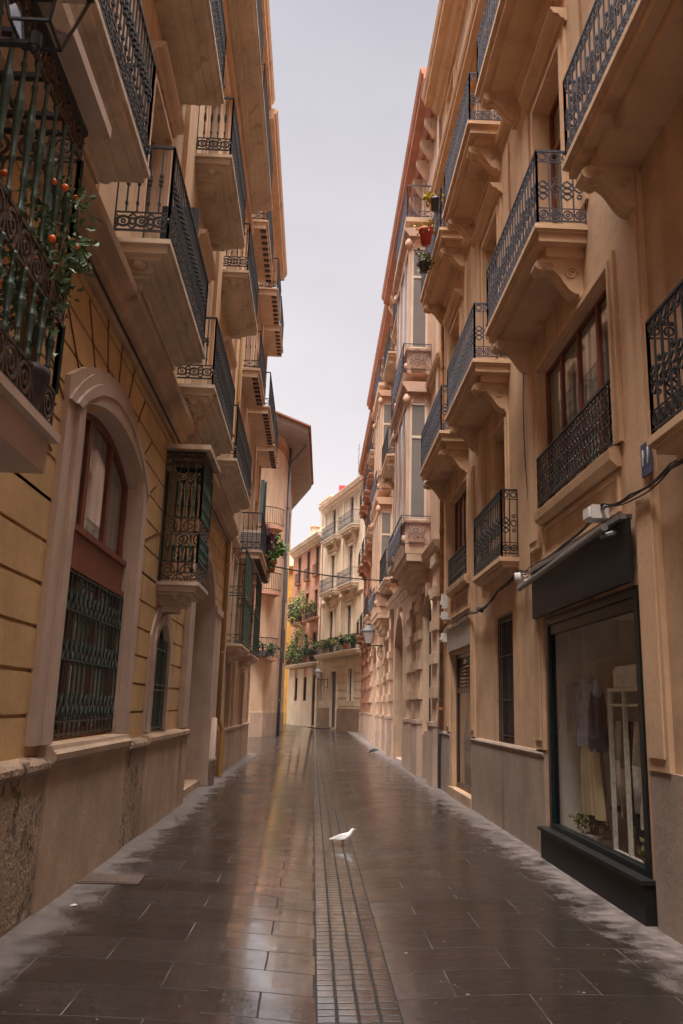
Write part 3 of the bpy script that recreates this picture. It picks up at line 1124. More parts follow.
    for (ya, yb) in ((8.3, 11.25), (11.85, 14.6), (15.0, 18.1), (4.4, 7.4)):
        Lb = yb - ya
        add_balcony(t, (X(ya) + X(yb)) / 2, 11.0, Lb, .58, 'lattice', 'moulded', .32, .92, brackets=(-Lb / 2 + .32, Lb / 2 - .32), bh=.40)
    # shop front parts
    b = MB()
    x0, x1 = X(10.0), X(7.1)
    ring_frame(b, x0, x1, .30, 2.70, 0, .09, -.02, .07)
    b.box(x0 + .09, x1 - .09, .0, .06, 2.50, 2.61)
    sf = make('shop_window', b, 'teal_black', t)
    make('pane', MB().box(x0 + .07, x1 - .07, .02, .028, .37, 2.52), 'shopglass', sf)
    b = MB().box(x0 - .12, x1 + .06, -.10, -.001, .0, .30).box(x0 - .14, x1 + .08, -.13, -.001, .30, .335)
    make('shop_sill', b, 'black', sf)
    b = MB().box(x0 - .28, x1 + .06, -.10, -.062, 2.72, 3.27)
    make('shop_fascia', b, 'black', sf)
    b = MB().box(x0 - .24, x1 + .02, -.145, -.03, 3.275, 3.32)
    b.bar((x0 - .34, -.24, 3.10), (x1 - .1, -.24, 3.22), .035, 8)
    for xx in (x0 - .1, x1 - .2):
        b.bar((xx, -.1, 3.2), (xx, -.24, 3.15), .025, 6)
    make('awning_roll', b, 'metal_grey', sf)
    # room: floor, back, sides, ceiling as one shell open to the street
    xa, xb = x0 - .05, x1 + .05
    b = MB()
    d0, d1, zf, zc = .101, 1.25, .22, 2.72
    b.face([(xa, d0, zf), (xb, d0, zf), (xb, d1, zf), (xa, d1, zf)])
    b.face([(xa, d0, zc), (xa, d1, zc), (xb, d1, zc), (xb, d0, zc)])
    b.face([(xa, d0, zf), (xa, d1, zf), (xa, d1, zc), (xa, d0, zc)])
    b.face([(xb, d0, zf), (xb, d0, zc), (xb, d1, zc), (xb, d1, zf)])
    room = make('shop_room', b, 'room_wall', t, fix=False)
    make('back_wall', MB().face([(xa, d1, zf), (xb, d1, zf), (xb, d1, zc), (xa, d1, zc)]), 'room_orange', room)
    # pipe at far end
    b = MB()
    px = X(17.95)
    b.bar((px, -.07, 1.2), (px, -.07, 13.3), .045, 8, smooth=True)
    for k in range(7):
        z = 1.6 + k * 1.9
        b.bar((px, -.07, z), (px, -.07, z + .05), .058, 8)
        b.bar((px, -.07, z + .02), (px, 0, z + .02), .015)
    make('downpipe', b, 'pipe_orange', t)
    b = MB()
    b.bar((X(18.25), -.06, 0.02), (X(18.25), -.06, 3.0), .04, 8, smooth=True)
    b.bar((X(18.25), -.06, 1.1), (X(18.25), -.06, 1.2), .05, 8)
    make('drainpipe', b, 'pipe_grey', t)
    # junction boxes
    for (yy, z, w, h) in ((17.35, 3.8, .13, .3), (17.35, 3.5, .18, .16), (17.35, 3.05, .22, .18)):
        make('junction_box', MB().box(X(yy) - w / 2, X(yy) + w / 2, -.16, -.001, z - h / 2, z + h / 2).box(X(yy) - w / 3, X(yy) + w / 3, -.19, -.161, z - h / 4, z), 'white', t)
    return t
R1 = build_ochre()

# cable bundle along the right wall
def wall_cable():
    b = MB()
    rnd = random.Random(4)
    pts = [(-1.0, 3.55), (3.0, 3.40), (6.1, 3.47), (6.9, 3.42), (7.6, 3.52), (8.8, 3.40), (10.3, 3.36), (10.9, 3.41), (12.2, 3.34), (13.35, 3.20), (14.6, 3.28), (17.0, 3.30), (18.3, 3.25)]
    for j in range(4):
        off = [(rnd.uniform(-.015, .015), rnd.uniform(-.035, .035)) for _ in pts]
        dense = []
        for k in range(len(pts) - 1):
            for q in range(6):
                tq = q / 6
                y = pts[k][0] * (1 - tq) + pts[k + 1][0] * tq
                z = pts[k][1] * (1 - tq) + pts[k + 1][1] * tq - .02 * sin(pi * tq) * (1 + j * .4)
                ox = off[k][0] * (1 - tq) + off[k + 1][0] * tq
                oz = off[k][1] * (1 - tq) + off[k + 1][1] * tq
                dense.append((XR - .09 + ox - .02 * (j % 2), y, z + oz))
        b.path(dense, .007, 5)
    tag(make('cable_bundle', b, 'rubber'), 'bundle of black cables sagging along the ochre wall above the shop', 'cable')
wall_cable()
def flood():
    t = thing('junction_lamp', 'white boxed floodlight on the ochre wall above the black shop sign', 'light fixture', (XR, 7.75, 3.47))
    b = MB().box(-.19, -.03, -.10, .12, -.06, .07)
    b.box(-.22, -.191, -.07, .09, -.045, .05)
    make('body', b, 'white', t)
    make('arm', MB().bar((-.03, 0, .0), (0, 0, .04), .03, 8), 'white', t)
    t = thing('wall_camera', 'small white dome camera on the ochre wall at the far end of the shop sign', 'camera', (XR, 10.85, 3.33))
    make('housing', MB().lathe([(.02, .06), (.075, .05), (.08, -.02), (.07, -.06), (.03, -.09), (.005, -.095)], (-.10, 0, 0), 12), 'white', t)
    make('arm', MB().bar((-.08, 0, .03), (0, 0, .03), .02, 6), 'white', t)
    t = thing('wall_camera', 'small dark bullet camera hanging on the wall above the grey service door', 'camera', (XR, 13.6, 3.2))
    make('housing', MB().bar((-.10, -.16, -.02), (-.10, .08, .03), .04, 10), 'iron', t)
    make('arm', MB().bar((-.10, 0, .02), (0, 0, .06), .015, 6), 'iron', t)
flood()

b = MB()
b.path([(XR - .012, 10.75 + .12 * sin(k * .5), 6.6 - k * .33) for k in range(11)], .007, 4)
tag(make('wall_wire', b, 'rubber'), 'thin dark wire running down the ochre wall from the balcony bracket to the shop sign', 'wire')
# house number tile
def text_mesh(name, s, size, mat, parent, loc, rot, ext=.003):
    cu = bpy.data.curves.new(name, 'FONT')
    cu.body = s
    cu.size = size
    cu.extrude = ext
    cu.align_x = 'CENTER'
    cu.align_y = 'CENTER'
    o = bpy.data.objects.new(name, cu)
    me = bpy.data.meshes.new_from_object(o)
    me.materials.clear()
    me.materials.append(M[mat])
    bpy.data.objects.remove(o)
    return put(name, me, parent, loc, rot=rot)
def tile():
    t = thing('house_number_tile', 'dark blue house number tile reading 11 under the right-hand balcony', 'sign', (XR - .062, 6.60, 3.68))
    make('tile', MB().box(-.018, -.001, -.10, .10, -.14, .14), 'tile_blue', t)
    text_mesh('number', '11', .20, 'white', t, (-.022, 0, .01), (pi / 2, 0, -pi / 2))
tile()

# things inside the shop
def shop_things():
    def X(d): return XR + d
    # hanging blue-grey shirt
    def garment(loc, label, mat, w, h, ty, rz=0, sleeves=True, cat='shirt', flare=0, name='hanging_garment', d=.07):
        t = thing(name, label, cat, loc, rz)
        b = MB()
        n, mrows = 16, 12
        for side in (-1, 1):
            grid = []
            for j in range(mrows + 1):
                v = j / mrows
                row = []
                for i in range(n + 1):
                    u = -1 + 2 * i / n
                    ww = w / 2 * ((.28 + .72 * min(1, v * 5) ** .6 + .10 * v + .03 * sin(v * 9)) if flare == 0 else (1 + flare * v))
                    dep = side * d * sqrt(max(0, 1 - u * u)) + .022 * sin(u * 14 + v * 3) * min(1, v * 3)
                    zz = -h * v - (.09 * abs(u) * (1 - v) if flare == 0 else 0) - (.02 * sin(u * 5) if j == mrows else 0)
                    row.append((dep, u * ww, zz))
                grid.append(row)
            vs = [p for r in grid for p in r]
            fs = [(j * (n + 1) + i, j * (n + 1) + i + 1, (j + 1) * (n + 1) + i + 1, (j + 1) * (n + 1) + i) for j in range(mrows) for i in range(n)]
            b.idx(vs, fs, True)
        make('cloth', b, mat, t, fix=False)
        if sleeves:
            for s in (-1, 1):
                sb = MB().bar((0, s * w * .44, -.08), (.01, s * w * .60, -h * .45), .06, 8, .05, True)
                sb.bar((.01, s * w * .60, -h * .45), (.02, s * w * .62, -h * .85), .05, 8, .04, True)
                make('sleeve', sb, mat, t)
        hb = MB().path([(0, -w * .2, -.04), (0, 0, .03), (0, w * .2, -.04)], .006, 5)
        hb.path([(0, 0, .03), (0, 0, .08), (0, .025, .10), (0, .02, .125)], .004, 5)
        make('hanger', hb, 'rack_white', t)
        return t
    garment((X(.26), 9.35, 2.02), 'blue-grey shirt jacket hanging high in the shop window', 'cloth_blue', .62, .75, 0)
    garment((X(.22), 8.95, 1.86), 'small navy waistcoat hanging beside the blue-grey shirt jacket', 'cloth_navy', .26, .62, 0, sleeves=False)
    garment((X(.26), 9.3, 1.28), 'beige pleated skirt hanging under the shirt jacket in the shop window', 'cloth_beige', .52, .72, 0, sleeves=False, cat='skirt', flare=.22)
    # rack
    t = thing('clothes_rack', 'cream metal clothes rack standing behind the shop glass', 'clothes rack', (X(.20), 8.05, .224))
    b = MB()
    for yy in (-.55, .05, .45):
        b.box(-.02, .02, yy - .016, yy + .016, 0, 1.62)
    b.box(-.02, .02, -.568, .468, 1.60, 1.635)
    b.box(-.015, .015, -.55, .45, 1.46, 1.485)
    b.box(-.018, .018, -.568, .468, .1, .125)
    make('frame', b, 'rack_white', t)
    make('header_board', MB().prism_x([(-.35, 1.64), (.30, 1.64), (.30, 1.80), (.24, 1.84), (-.30, 1.84), (-.35, 1.80)], -.01, .01), 'rack_white', t)
    hung = (('white blouse hanging first on the rack nearest the shirt jacket', 'cloth_white', 8.38, 1.0), ('brown dress hanging second on the cream rack', 'cloth_brown', 8.22, 1.15), ('black coat hanging in the middle of the cream rack', 'cloth_black', 8.05, 1.2),
            ('pale shirt hanging after the black coat on the rack', 'cloth_white', 7.90, 1.05), ('navy trousers hanging last on the cream rack', 'cloth_navy', 7.72, 1.1))
    for (lab, m_, yy, hh) in hung:
        garment((X(.42), yy, 1.62), lab, m_, .34, hh, 0, rz=radians(48), sleeves=(m_ != 'cloth_navy'), cat='clothing', d=.05)
    t = thing('dark_chair', 'black folding chair standing in the shop between two plants', 'chair', (X(.52), 8.72, .224))
    b = MB()
    for (dx, dy) in ((-.18, -.18), (.18, -.18), (-.18, .18), (.18, .18)):
        make('leg', MB().bar((dx * 1.1, dy * 1.1, 0), (dx, dy, .44), .014, 6), 'black', t)
    make('seat', MB().box(-.21, .21, -.21, .21, .44, .475), 'black', t)
    make('backrest', MB().box(.18, .205, -.2, .2, .62, .88).bar((.19, -.18, .475), (.19, -.18, .88), .013, 6).bar((.19, .18, .475), (.19, .18, .88), .013, 6), 'black', t)
    plant((X(.27), 9.4, .224), 'small green plant in a white pot at the far end of the shop window', 'pot_white', 'leaf_olive', .11, .14, 260, .06, .16, .13, .08, 3)
    plant((X(.30), 7.55, .224), 'bushy green plant in a pale pot at the near end of the shop window', 'pot_white', 'leaf_olive', .14, .16, 420, .07, .24, .15, .10, 4)
shop_things()

# ------------------------------------------------------------------ LEFT: yellow building
XL = -2.15
LX = lambda y: y      # left buildings: local x = world Y - origin
def build_left_near():
    Y0 = -8.0
    t = thing('yellow_apartment_building', 'yellow banded apartment building with big arched window on the left', 'building', (XL, Y0, 0), pi / 2)
    X = lambda y: y - Y0
    L = 19.7 - Y0
    ops = []
    def op(ya, yb, z0, z1, rise=0, d=None):
        ops.append((X(ya), X(yb), z0, z1, rise, d))
    op(7.05, 9.65, 1.24, 4.38, .36, .14)
    op(11.45, 12.5, 1.2, 2.66, .38, .2)
    op(14.5, 17.4, .0, 4.30, .85, .5)
    op(1.8, 4.3, 1.24, 4.38, .36, .14)
    op(11.38, 12.25, 3.15, 4.95, 0, .2)
    for yc in (5.1, 9.0, 12.9, 16.9, 1.2):
        op(yc - .55, yc + .55, 6.12, 8.6, 0, .22)
        op(yc - .55, yc + .55, 10.1, 12.4, 0, .22)
        op(yc - .5, yc + .5, 14.2, 16.2, 0, .22)
    gr = [1.45 + .335 * k for k in range(12)]
    make('wall', wall_mesh(X(-8), X(19.7), 0, 5.44, [o for o in ops if o[2] < 5.4], grooves=gr, gh=.03, gd=.03), 'yellow', t)
    make('wall', wall_mesh(X(-8), X(19.7), 5.44, 17.6, [o for o in ops if o[2] > 5.4]), 'upper_yellow', t)
    # smooth field over arch with radiating joints
    b = MB()
    cx, cz = 8.35, 2.2
    for a in range(-60, 61, 12):
        aa = radians(a)
        r0, r1 = 2.55 + .1 * abs(sin(aa)), 3.2
        p0 = (cx + sin(aa) * r0 * .82, cz + cos(aa) * r0)
        p1 = (cx + sin(aa) * r1 * 1.0, cz + cos(aa) * r1)
        b.bar((X(p0[0]), -.002, p0[1]), (X(p1[0]), -.002, p1[1]), .012)
    make_split('joint', b, 'joint', t)
    # upper plaster above string course: paler stone skin
    ops2 = [o for o in ops if o[2] > 5.5]
    # plinth: smooth dado panels and weathered stone blocks
    b = MB()
    for (ya, yb) in ((6.95, 9.75),):
        b.box(X(ya), X(yb), -.11, .0, 0, 1.05)
        b.prism_x([(0, 1.05), (-.12, 1.05), (-.125, 1.09), (-.16, 1.12), (-.165, 1.17), (-.13, 1.20), (-.12, 1.235), (0, 1.238)], X(ya) - .02, X(yb) + .02)
    b.box(X(11.0), X(14.44), -.11, 0, 0, 1.06)
    b.prism_x([(0, 1.06), (-.12, 1.06), (-.15, 1.10), (-.15, 1.15), (-.12, 1.17), (0, 1.19)], X(10.98), X(14.46))
    b.box(X(1.7), X(4.4), -.11, 0, 0, 1.05)
    make_split('plinth', b, 'stone_dirty', t)
    b = MB()
    for (ya, yb) in ((4.42, 6.93), (9.78, 10.97), (-8, 1.68)):
        b.box(X(ya), X(yb), -.09, 0, 0, 1.03)
        b.prism_x([(0, 1.031), (-.10, 1.031), (-.13, 1.07), (-.13, 1.11), (-.10, 1.14), (0, 1.16)], X(ya), X(yb))
    make_split('plinth', b, 'rough_stone', t)
    # door pier with base
    b = MB()
    for (ya, yb) in ((17.42, 18.6), (13.95, 14.46)):
        b.box(X(ya), X(yb), -.10, -.001, 0 if ya > 15 else 1.2, 3.55)
        b.box(X(ya) - .01, X(yb) + .03, -.13, -.101, 3.42, 3.56)
        if ya > 15:
            b.box(X(ya), X(yb), -.14, -.101, 0, 1.3)
            b.lathe([(.2, 0), (.2, .45), (.23, .5), (.2, .55), (.19, 1.3)], (X(ya) + .24, -.04, 0), 14)
    make_split('door_pier', b, 'stone', t)
    make('string_course', MB().prism_x([(0, 5.25), (-.05, 5.25), (-.06, 5.33), (-.14, 5.37), (-.16, 5.46), (-.26, 5.52), (-.27, 5.60), (0, 5.64)], 0, L), 'stone_dirty', t)
    b = MB()
    b.bar((X(-8), -.20, 5.66), (X(19.6), -.20, 5.66), .035, 6)
    b.bar((X(-8), -.16, 5.22), (X(19.6), -.10, 5.22), .015, 6)
    make('wall_cable', b, 'rubber', t)
    make('cornice', MB().prism_x(cornice_prof(16.9, 17.6, .55), 0, L + .05), 'ochre_trim', t)
    make('cornice', MB().prism_x(cornice_prof(13.3, 13.55, .2), 0, L), 'ochre_trim', t)
    b = MB()
    for yc in (3.15, 7.05, 10.95, 14.9, 18.8, -.7):
        b.box(X(yc) - .28, X(yc) + .28, -.07, -.001, 5.66, 16.9)
    make_split('pilaster', b, 'ochre_trim', t)
    # big arched window
    o = add_window(t, X(7.05), X(9.65), 1.24, 4.38, .10, 3, None, .36, frame='wood_red', fill='curtain', fw=.09, surround='plain', sw=.42, sp=.05, smat='stone', label='tall arched window with lower grille and red-brown panel')
    w = 2.6
    make('panel', MB().box(-1.25, 1.25, -.03, -.001, 1.55, 1.86).box(-1.28, 1.28, -.06, -.031, 1.50, 1.56).box(-1.28, 1.28, -.06, -.031, 1.85, 1.91), 'wood_red', o)
    b = MB()
    n = 17
    for k in range(n):
        xx = -1.26 + 2.52 * k / (n - 1)
        b.bar((xx, -.055, .03), (xx, -.055, 1.50), .011)
        if k < n - 1:
            xm = xx + 2.52 / (n - 1) / 2
            for zz in (.30, .78, 1.22):
                r = .06
                b.path([(xm - r, -.058, zz), (xm, -.058, zz + .10), (xm + r, -.058, zz), (xm, -.058, zz - .10)], .009, 4, True)
    for zz in (.05, .16, .70, 1.14, 1.47):
        b.bar((-1.28, -.055, zz), (1.28, -.055, zz), .012)
    make('grille', b, 'grille_green', o)
    # hood mould over the arch
    b = MB()
    for (ins, pr) in ((.42, .07), (.30, .10)):
        a = arc_pts(-1.3 - ins, 1.3 + ins, 2.78, .36 + ins * .9, 20)
        c = arc_pts(-1.3 - ins + .12, 1.3 + ins - .12, 2.78, .36 + ins * .9 - .12, 20)
        for k in range(20):
            vs = [(a[k][0], -.10 - pr, a[k][1]), (a[k + 1][0], -.10 - pr, a[k + 1][1]), (c[k + 1][0], -.10 - pr, c[k + 1][1]), (c[k][0], -.10 - pr, c[k][1])]
            vs += [(v[0], -.09, v[2]) for v in vs]
            b.idx(vs, [(0, 1, 2, 3), (7, 6, 5, 4), (0, 4, 5, 1), (2, 6, 7, 3)])
    make('arch_moulding', b, 'stone', o)
    # near arched window (beside the camera)
    add_window(t, X(1.8), X(4.3), 1.24, 4.38, .10, 3, None, .36, frame='wood_red', fill='curtain', fw=.09, surround='plain', sw=.42, sp=.05, smat='stone')
    # small arched window
    o = add_window(t, X(11.45), X(12.5), 1.2, 2.66, .03, 2, None, .38, frame='shutter', fill='louvre', surround='plain', sw=.32, sp=.03, smat='stone', glazing=False, label='small arched window with dark green shutters')
    b = MB()
    for k in range(9):
        xx = -.48 + .96 * k / 8
        b.bar((xx, -.04, .02), (xx, -.04, 1.25), .009)
    for zz in (.05, .55, .62, 1.1):
        b.bar((-.5, -.04, zz), (.5, -.04, zz), .011)
    make('grille', b, 'iron_green', o)
    # door in arch
    o = add_window(t, X(14.5), X(17.4), .02, 4.30, .44, 2, .66, .85, frame='wood_red', fill='door', fw=.12, name='door', glazing=False, surround='plain', sw=.34, sp=.05, smat='stone')
    make('step', MB().box(-1.45, 1.45, -.44, .0, -.02, .10), 'stone_dirty', o)
    # doorway behind the middle cage
    add_window(t, X(11.38), X(12.25), 3.15, 4.95, .12, 2, None, 0, frame='wood_dark', fill='dim')
    for yc in (5.1, 9.0, 12.9, 16.9, 1.2):
        for (z0, z1, fl, hw) in ((6.12, 8.6, 'curtain', .55), (10.1, 12.4, 'louvre', .55), (14.2, 16.2, 'louvre', .5)):
            add_window(t, X(yc) - hw, X(yc) + hw, z0, z1, .16, 2, .78, fill=fl, frame='wood_dark' if fl == 'curtain' else 'shutter', surround='hood' if z0 < 12 else 'plain', sw=.16, sp=.05, smat='peach_trim', glazing=fl == 'curtain')
    for (ya, yb) in ((3.2, 6.5), (7.55, 10.4), (11.42, 14.42), (15.1, 18.75), (-.6, 2.6)):
        add_balcony(t, (X(ya) + X(yb)) / 2, 6.06, yb - ya, .58, 'knuckle', 'corbel', .42, 1.05, mat='stained_slab', iron='iron')
    for (ya, yb) in ((3.4, 6.6), (7.4, 10.45), (11.65, 14.3), (15.25, 18.05), (-.6, 2.6)):
        add_balcony(t, (X(ya) + X(yb)) / 2, 10.0, yb - ya, .58, 'knuckle', 'corbel', .40, 1.05, mat='stained_slab', iron='iron')
    s4 = make('balcony', slab_mesh(19.45 - 4.0, .66, .5, 'corbel'), 'stained_slab', t, ((X(4.0) + X(19.45)) / 2, 0, 14.12))
    for (ya, yb) in ((11.3, 14.9), (15.6, 19.2), (7.0, 10.6)):
        put('railing', cached(('r4', round(yb - ya, 2)), lambda: rail_mesh(yb - ya, .62, 1.0, 'knuckle').mesh('railing', M['iron'], False)), s4, ((ya + yb) / 2 - (4.0 + 19.45) / 2, 0, .004))
    # cages
    def cage(ya, yb, proj, zb, zt, bands, nb, label, bal=True, chamfer=0):
        s = put('caged_balcony', slab_mesh(yb - ya, proj + .05, .24, 'plate' if proj > .6 else 'corbel').mesh('caged_balcony', M['stone']), t, ((X(ya) + X(yb)) / 2, 0, zb))
        s['label'] = label
        Lh = (yb - ya) / 2 - .04
        f = MB()
        segs = [((-Lh, 0), (-Lh, -proj)), ((-Lh, -proj), (Lh, -proj)), ((Lh, -proj), (Lh, 0))]
        H = zt - zb
        for (p, q) in segs:
            ln = math.hypot(q[0] - p[0], q[1] - p[1])
            P = lambda s_, h_: (p[0] + (q[0] - p[0]) * s_ / ln, p[1] + (q[1] - p[1]) * s_ / ln, h_)
            for (h0, h1) in bands:
                f.bar(P(0, h0), P(ln, h0), .013)
                f.bar(P(0, h1), P(ln, h1), .013)
                m = max(1, round(ln / (h1 - h0)))
                r = (h1 - h0) * .40
                for i in range(m):
                    c = (i + .5) * ln / m
                    hm = (h0 + h1) / 2
                    f.path([P(c + cos(2 * pi * k / 9) * r, hm + sin(2 * pi * k / 9) * r) for k in range(9)], .012, 4, True)
                    f.path([P(c + cos(2 * pi * k / 6) * r * .45, hm + sin(2 * pi * k / 6) * r * .45) for k in range(6)], .010, 4, True)
                    f.bar(P(i * ln / m, h0), P(i * ln / m, h1), .009)
                    f.bar(P(c - r, hm), P(c - r - .04, hm + .04), .008)
                    f.bar(P(c, hm - r), P(c, h0), .008)
        make('ironwork_band', f, 'iron_rust', s, fix=False)
        g = MB()
        for (p, q) in segs:
            ln = math.hypot(q[0] - p[0], q[1] - p[1])
            n = max(2, round(ln / nb))
            for i in range(n + 1):
                xx = p[0] + (q[0] - p[0]) * i / n
                yy = p[1] + (q[1] - p[1]) * i / n
                lv = sorted([(bands[k][1], bands[k + 1][0]) for k in range(len(bands) - 1)])
                for (h0, h1) in lv:
                    if i in (0, n):
                        g.bar((xx, yy, h0), (xx, yy, h1), .022, 6)
                        continue
                    hh = h1 - h0
                    g.lathe([(.022, 0), (.022, .03), (.011, .05), (.012, hh * .2), (.019, hh * .22), (.019, hh * .24), (.013, hh * .26), (.024, hh * .50), (.030, hh * .52), (.022, hh * .545), (.030, hh * .57), (.022, hh * .60),
                             (.011, hh * .80), (.018, hh * .82), (.011, hh * .84), (.011, hh - .04), (.02, hh - .02), (.02, hh)], (xx, yy, h0), 8)
        if proj > .6:
            ctr = {}
        make('baluster', g, 'iron_green', s, fix=False)
        # roof slats of the cage
        r = MB()
        for k in range(int((yb - ya) / .32)):
            xx = -Lh + .2 + k * .32
            r.box(xx - .02, xx + .02, -proj, 0, H - .02, H + .01)
        r.bar((-Lh, -proj - .0, H), (Lh, -proj - .0, H), .03, 6)
        r.bar((-Lh, -proj, H), (-Lh, 0, H), .02, 6).bar((Lh, -proj, H), (Lh, 0, H), .02, 6)
        make('cage_roof', r, 'iron', s)
        return s
    c1 = cage(1.6, 4.60, .62, 3.05, 4.98, [(.04, .24), (.66, .86), (1.74, 1.92)], .165, 'large green caged balcony with turned balusters and orange fruit')
    make('canopy_edge', MB().box(-1.55, 1.55, -.76, -.64, 1.97, 2.05), 'stone', c1)
    c2 = cage(11.28, 12.32, .52, 3.18, 5.0, [(.04, .27), (.66, .88), (1.64, 1.80)], .10, 'small green caged balcony above the small arched window')
    make('canopy', MB().box(-.62, .62, -.62, 0, 1.83, 1.90), 'stone_dirty', c2)
    # yellow downpipe
    b = MB()
    px = X(19.35)
    b.bar((px, -.07, 1.25), (px, -.07, 16.8), .055, 8, smooth=True)
    b.bar((px, -.07, 1.25), (px + .14, -.17, 1.02), .05, 8)
    b.bar((px + .14, -.17, 1.02), (px + .14, -.17, .02), .06, 8)
    for k in range(8):
        z = .7 + 2.0 * k
        q = (px + .14, -.17) if z < 1 else (px, -.07)
        b.bar((q[0], q[1], z), (q[0], q[1], z + .05), .07, 8)
    make('downpipe', b, 'pipe_yellow', t)
    make('shutter', MB().box(X(9.55), X(9.60), -.50, -.03, 6.35, 7.7), 'iron', t)
    return t
L1 = build_left_near()

# mandarin trees in the near cage
plant((-1.60, 4.27, 3.06), 'potted mandarin tree with orange fruit at the far end of the green cage', 'pot_dark', 'leaf_mandarin', .13, .25, 620, .062, .25, .42, .72, 21, fruit=14, group='mandarin trees in the green caged balcony', name='mandarin_tree')
plant((-1.72, 3.55, 3.06), 'potted mandarin tree deeper inside the green cage behind its balusters', 'terracotta_pot', 'leaf_dark', .13, .25, 130, .07, .22, .3, .35, 22, fruit=4, group='mandarin trees in the green caged balcony', name='mandarin_tree')

# near lantern, upper left
def lantern(loc, label, s=1.0, wall_dx=-1.0, arm_mat='iron', glass='lampglass'):
    t = thing('wall_lantern', label, 'street lamp', loc)
    b = MB()
    r0, r1, h = .105 * s, .20 * s, .42 * s
    c0 = [(r0 * sx, r0 * sy, 0) for sx, sy in ((-1, -1), (1, -1), (1, 1), (-1, 1))]
    c1 = [(r1 * sx, r1 * sy, h) for sx, sy in ((-1, -1), (1, -1), (1, 1), (-1, 1))]
    for k in range(4):
        b.bar(c0[k], c1[k], .010 * s)
        b.bar(c0[k], c0[(k + 1) % 4], .010 * s)
        b.bar(c1[k], c1[(k + 1) % 4], .013 * s)
    make('frame', b, arm_mat, t)
    g = MB()
    for k in range(4):
        q = (k + 1) % 4
        z = .98
        g.face([tuple(x * z for x in c0[k]), tuple(x * z for x in c0[q]), (c1[q][0] * z, c1[q][1] * z, h), (c1[k][0] * z, c1[k][1] * z, h)])
    make('lamp_glass', g, glass, t, fix=False)
    rf = MB()
    rf.idx([(c[0] * 1.1, c[1] * 1.1, h + .01) for c in c1] + [(c[0] * .3, c[1] * .3, h + .2 * s) for c in c1], [(0, 1, 5, 4), (1, 2, 6, 5), (2, 3, 7, 6), (3, 0, 4, 7), (4, 5, 6, 7), (3, 2, 1, 0)])
    rf.lathe([(.02 * s, h + .19 * s), (.035 * s, h + .24 * s), (.01 * s, h + .3 * s)], n=8)
    make('cap', rf, arm_mat, t)
    a = MB()
    a.bar((0, 0, 0), (0, 0, -.08 * s), .035 * s, 8)
    a.lathe([(.012 * s, -.12 * s), (.032 * s, -.09 * s), (.02 * s, -.06 * s)], n=8)
    a.bar((0, 0, -.06 * s), (wall_dx, 0, -.06 * s), .018, 6)
    a.bar((wall_dx, 0, -.06), (wall_dx * .35, 0, -.06 - .0), .02, 6)
    sg = 1 if wall_dx > 0 else -1
    a.path([(wall_dx - sg * .02 - sg * (.45 * abs(wall_dx)) * sin(k * pi / 12), 0, -.55 * s + .5 * s * (1 - cos(k * pi / 12)) / 2 * 1.0) for k in range(13)], .014, 5)
    for k in (0, 1):
        cx = wall_dx * (.3 + .3 * k)
        a.path([(cx + .07 * (1 - j / 16) * cos(j * .6), 0, -.15 * s + .07 * (1 - j / 16) * sin(j * .6)) for j in range(14)], .010, 5)
    a.box(wall_dx - .02, wall_dx + .02, -.05, .05, -.6 * s, .1)
    make('arm', a, arm_mat, t)
    return t
lantern((-1.27, 3.05, 4.33), 'black iron lantern on a scrolled arm above the green cage at top left', .78, -.86, glass='lamp_clear')

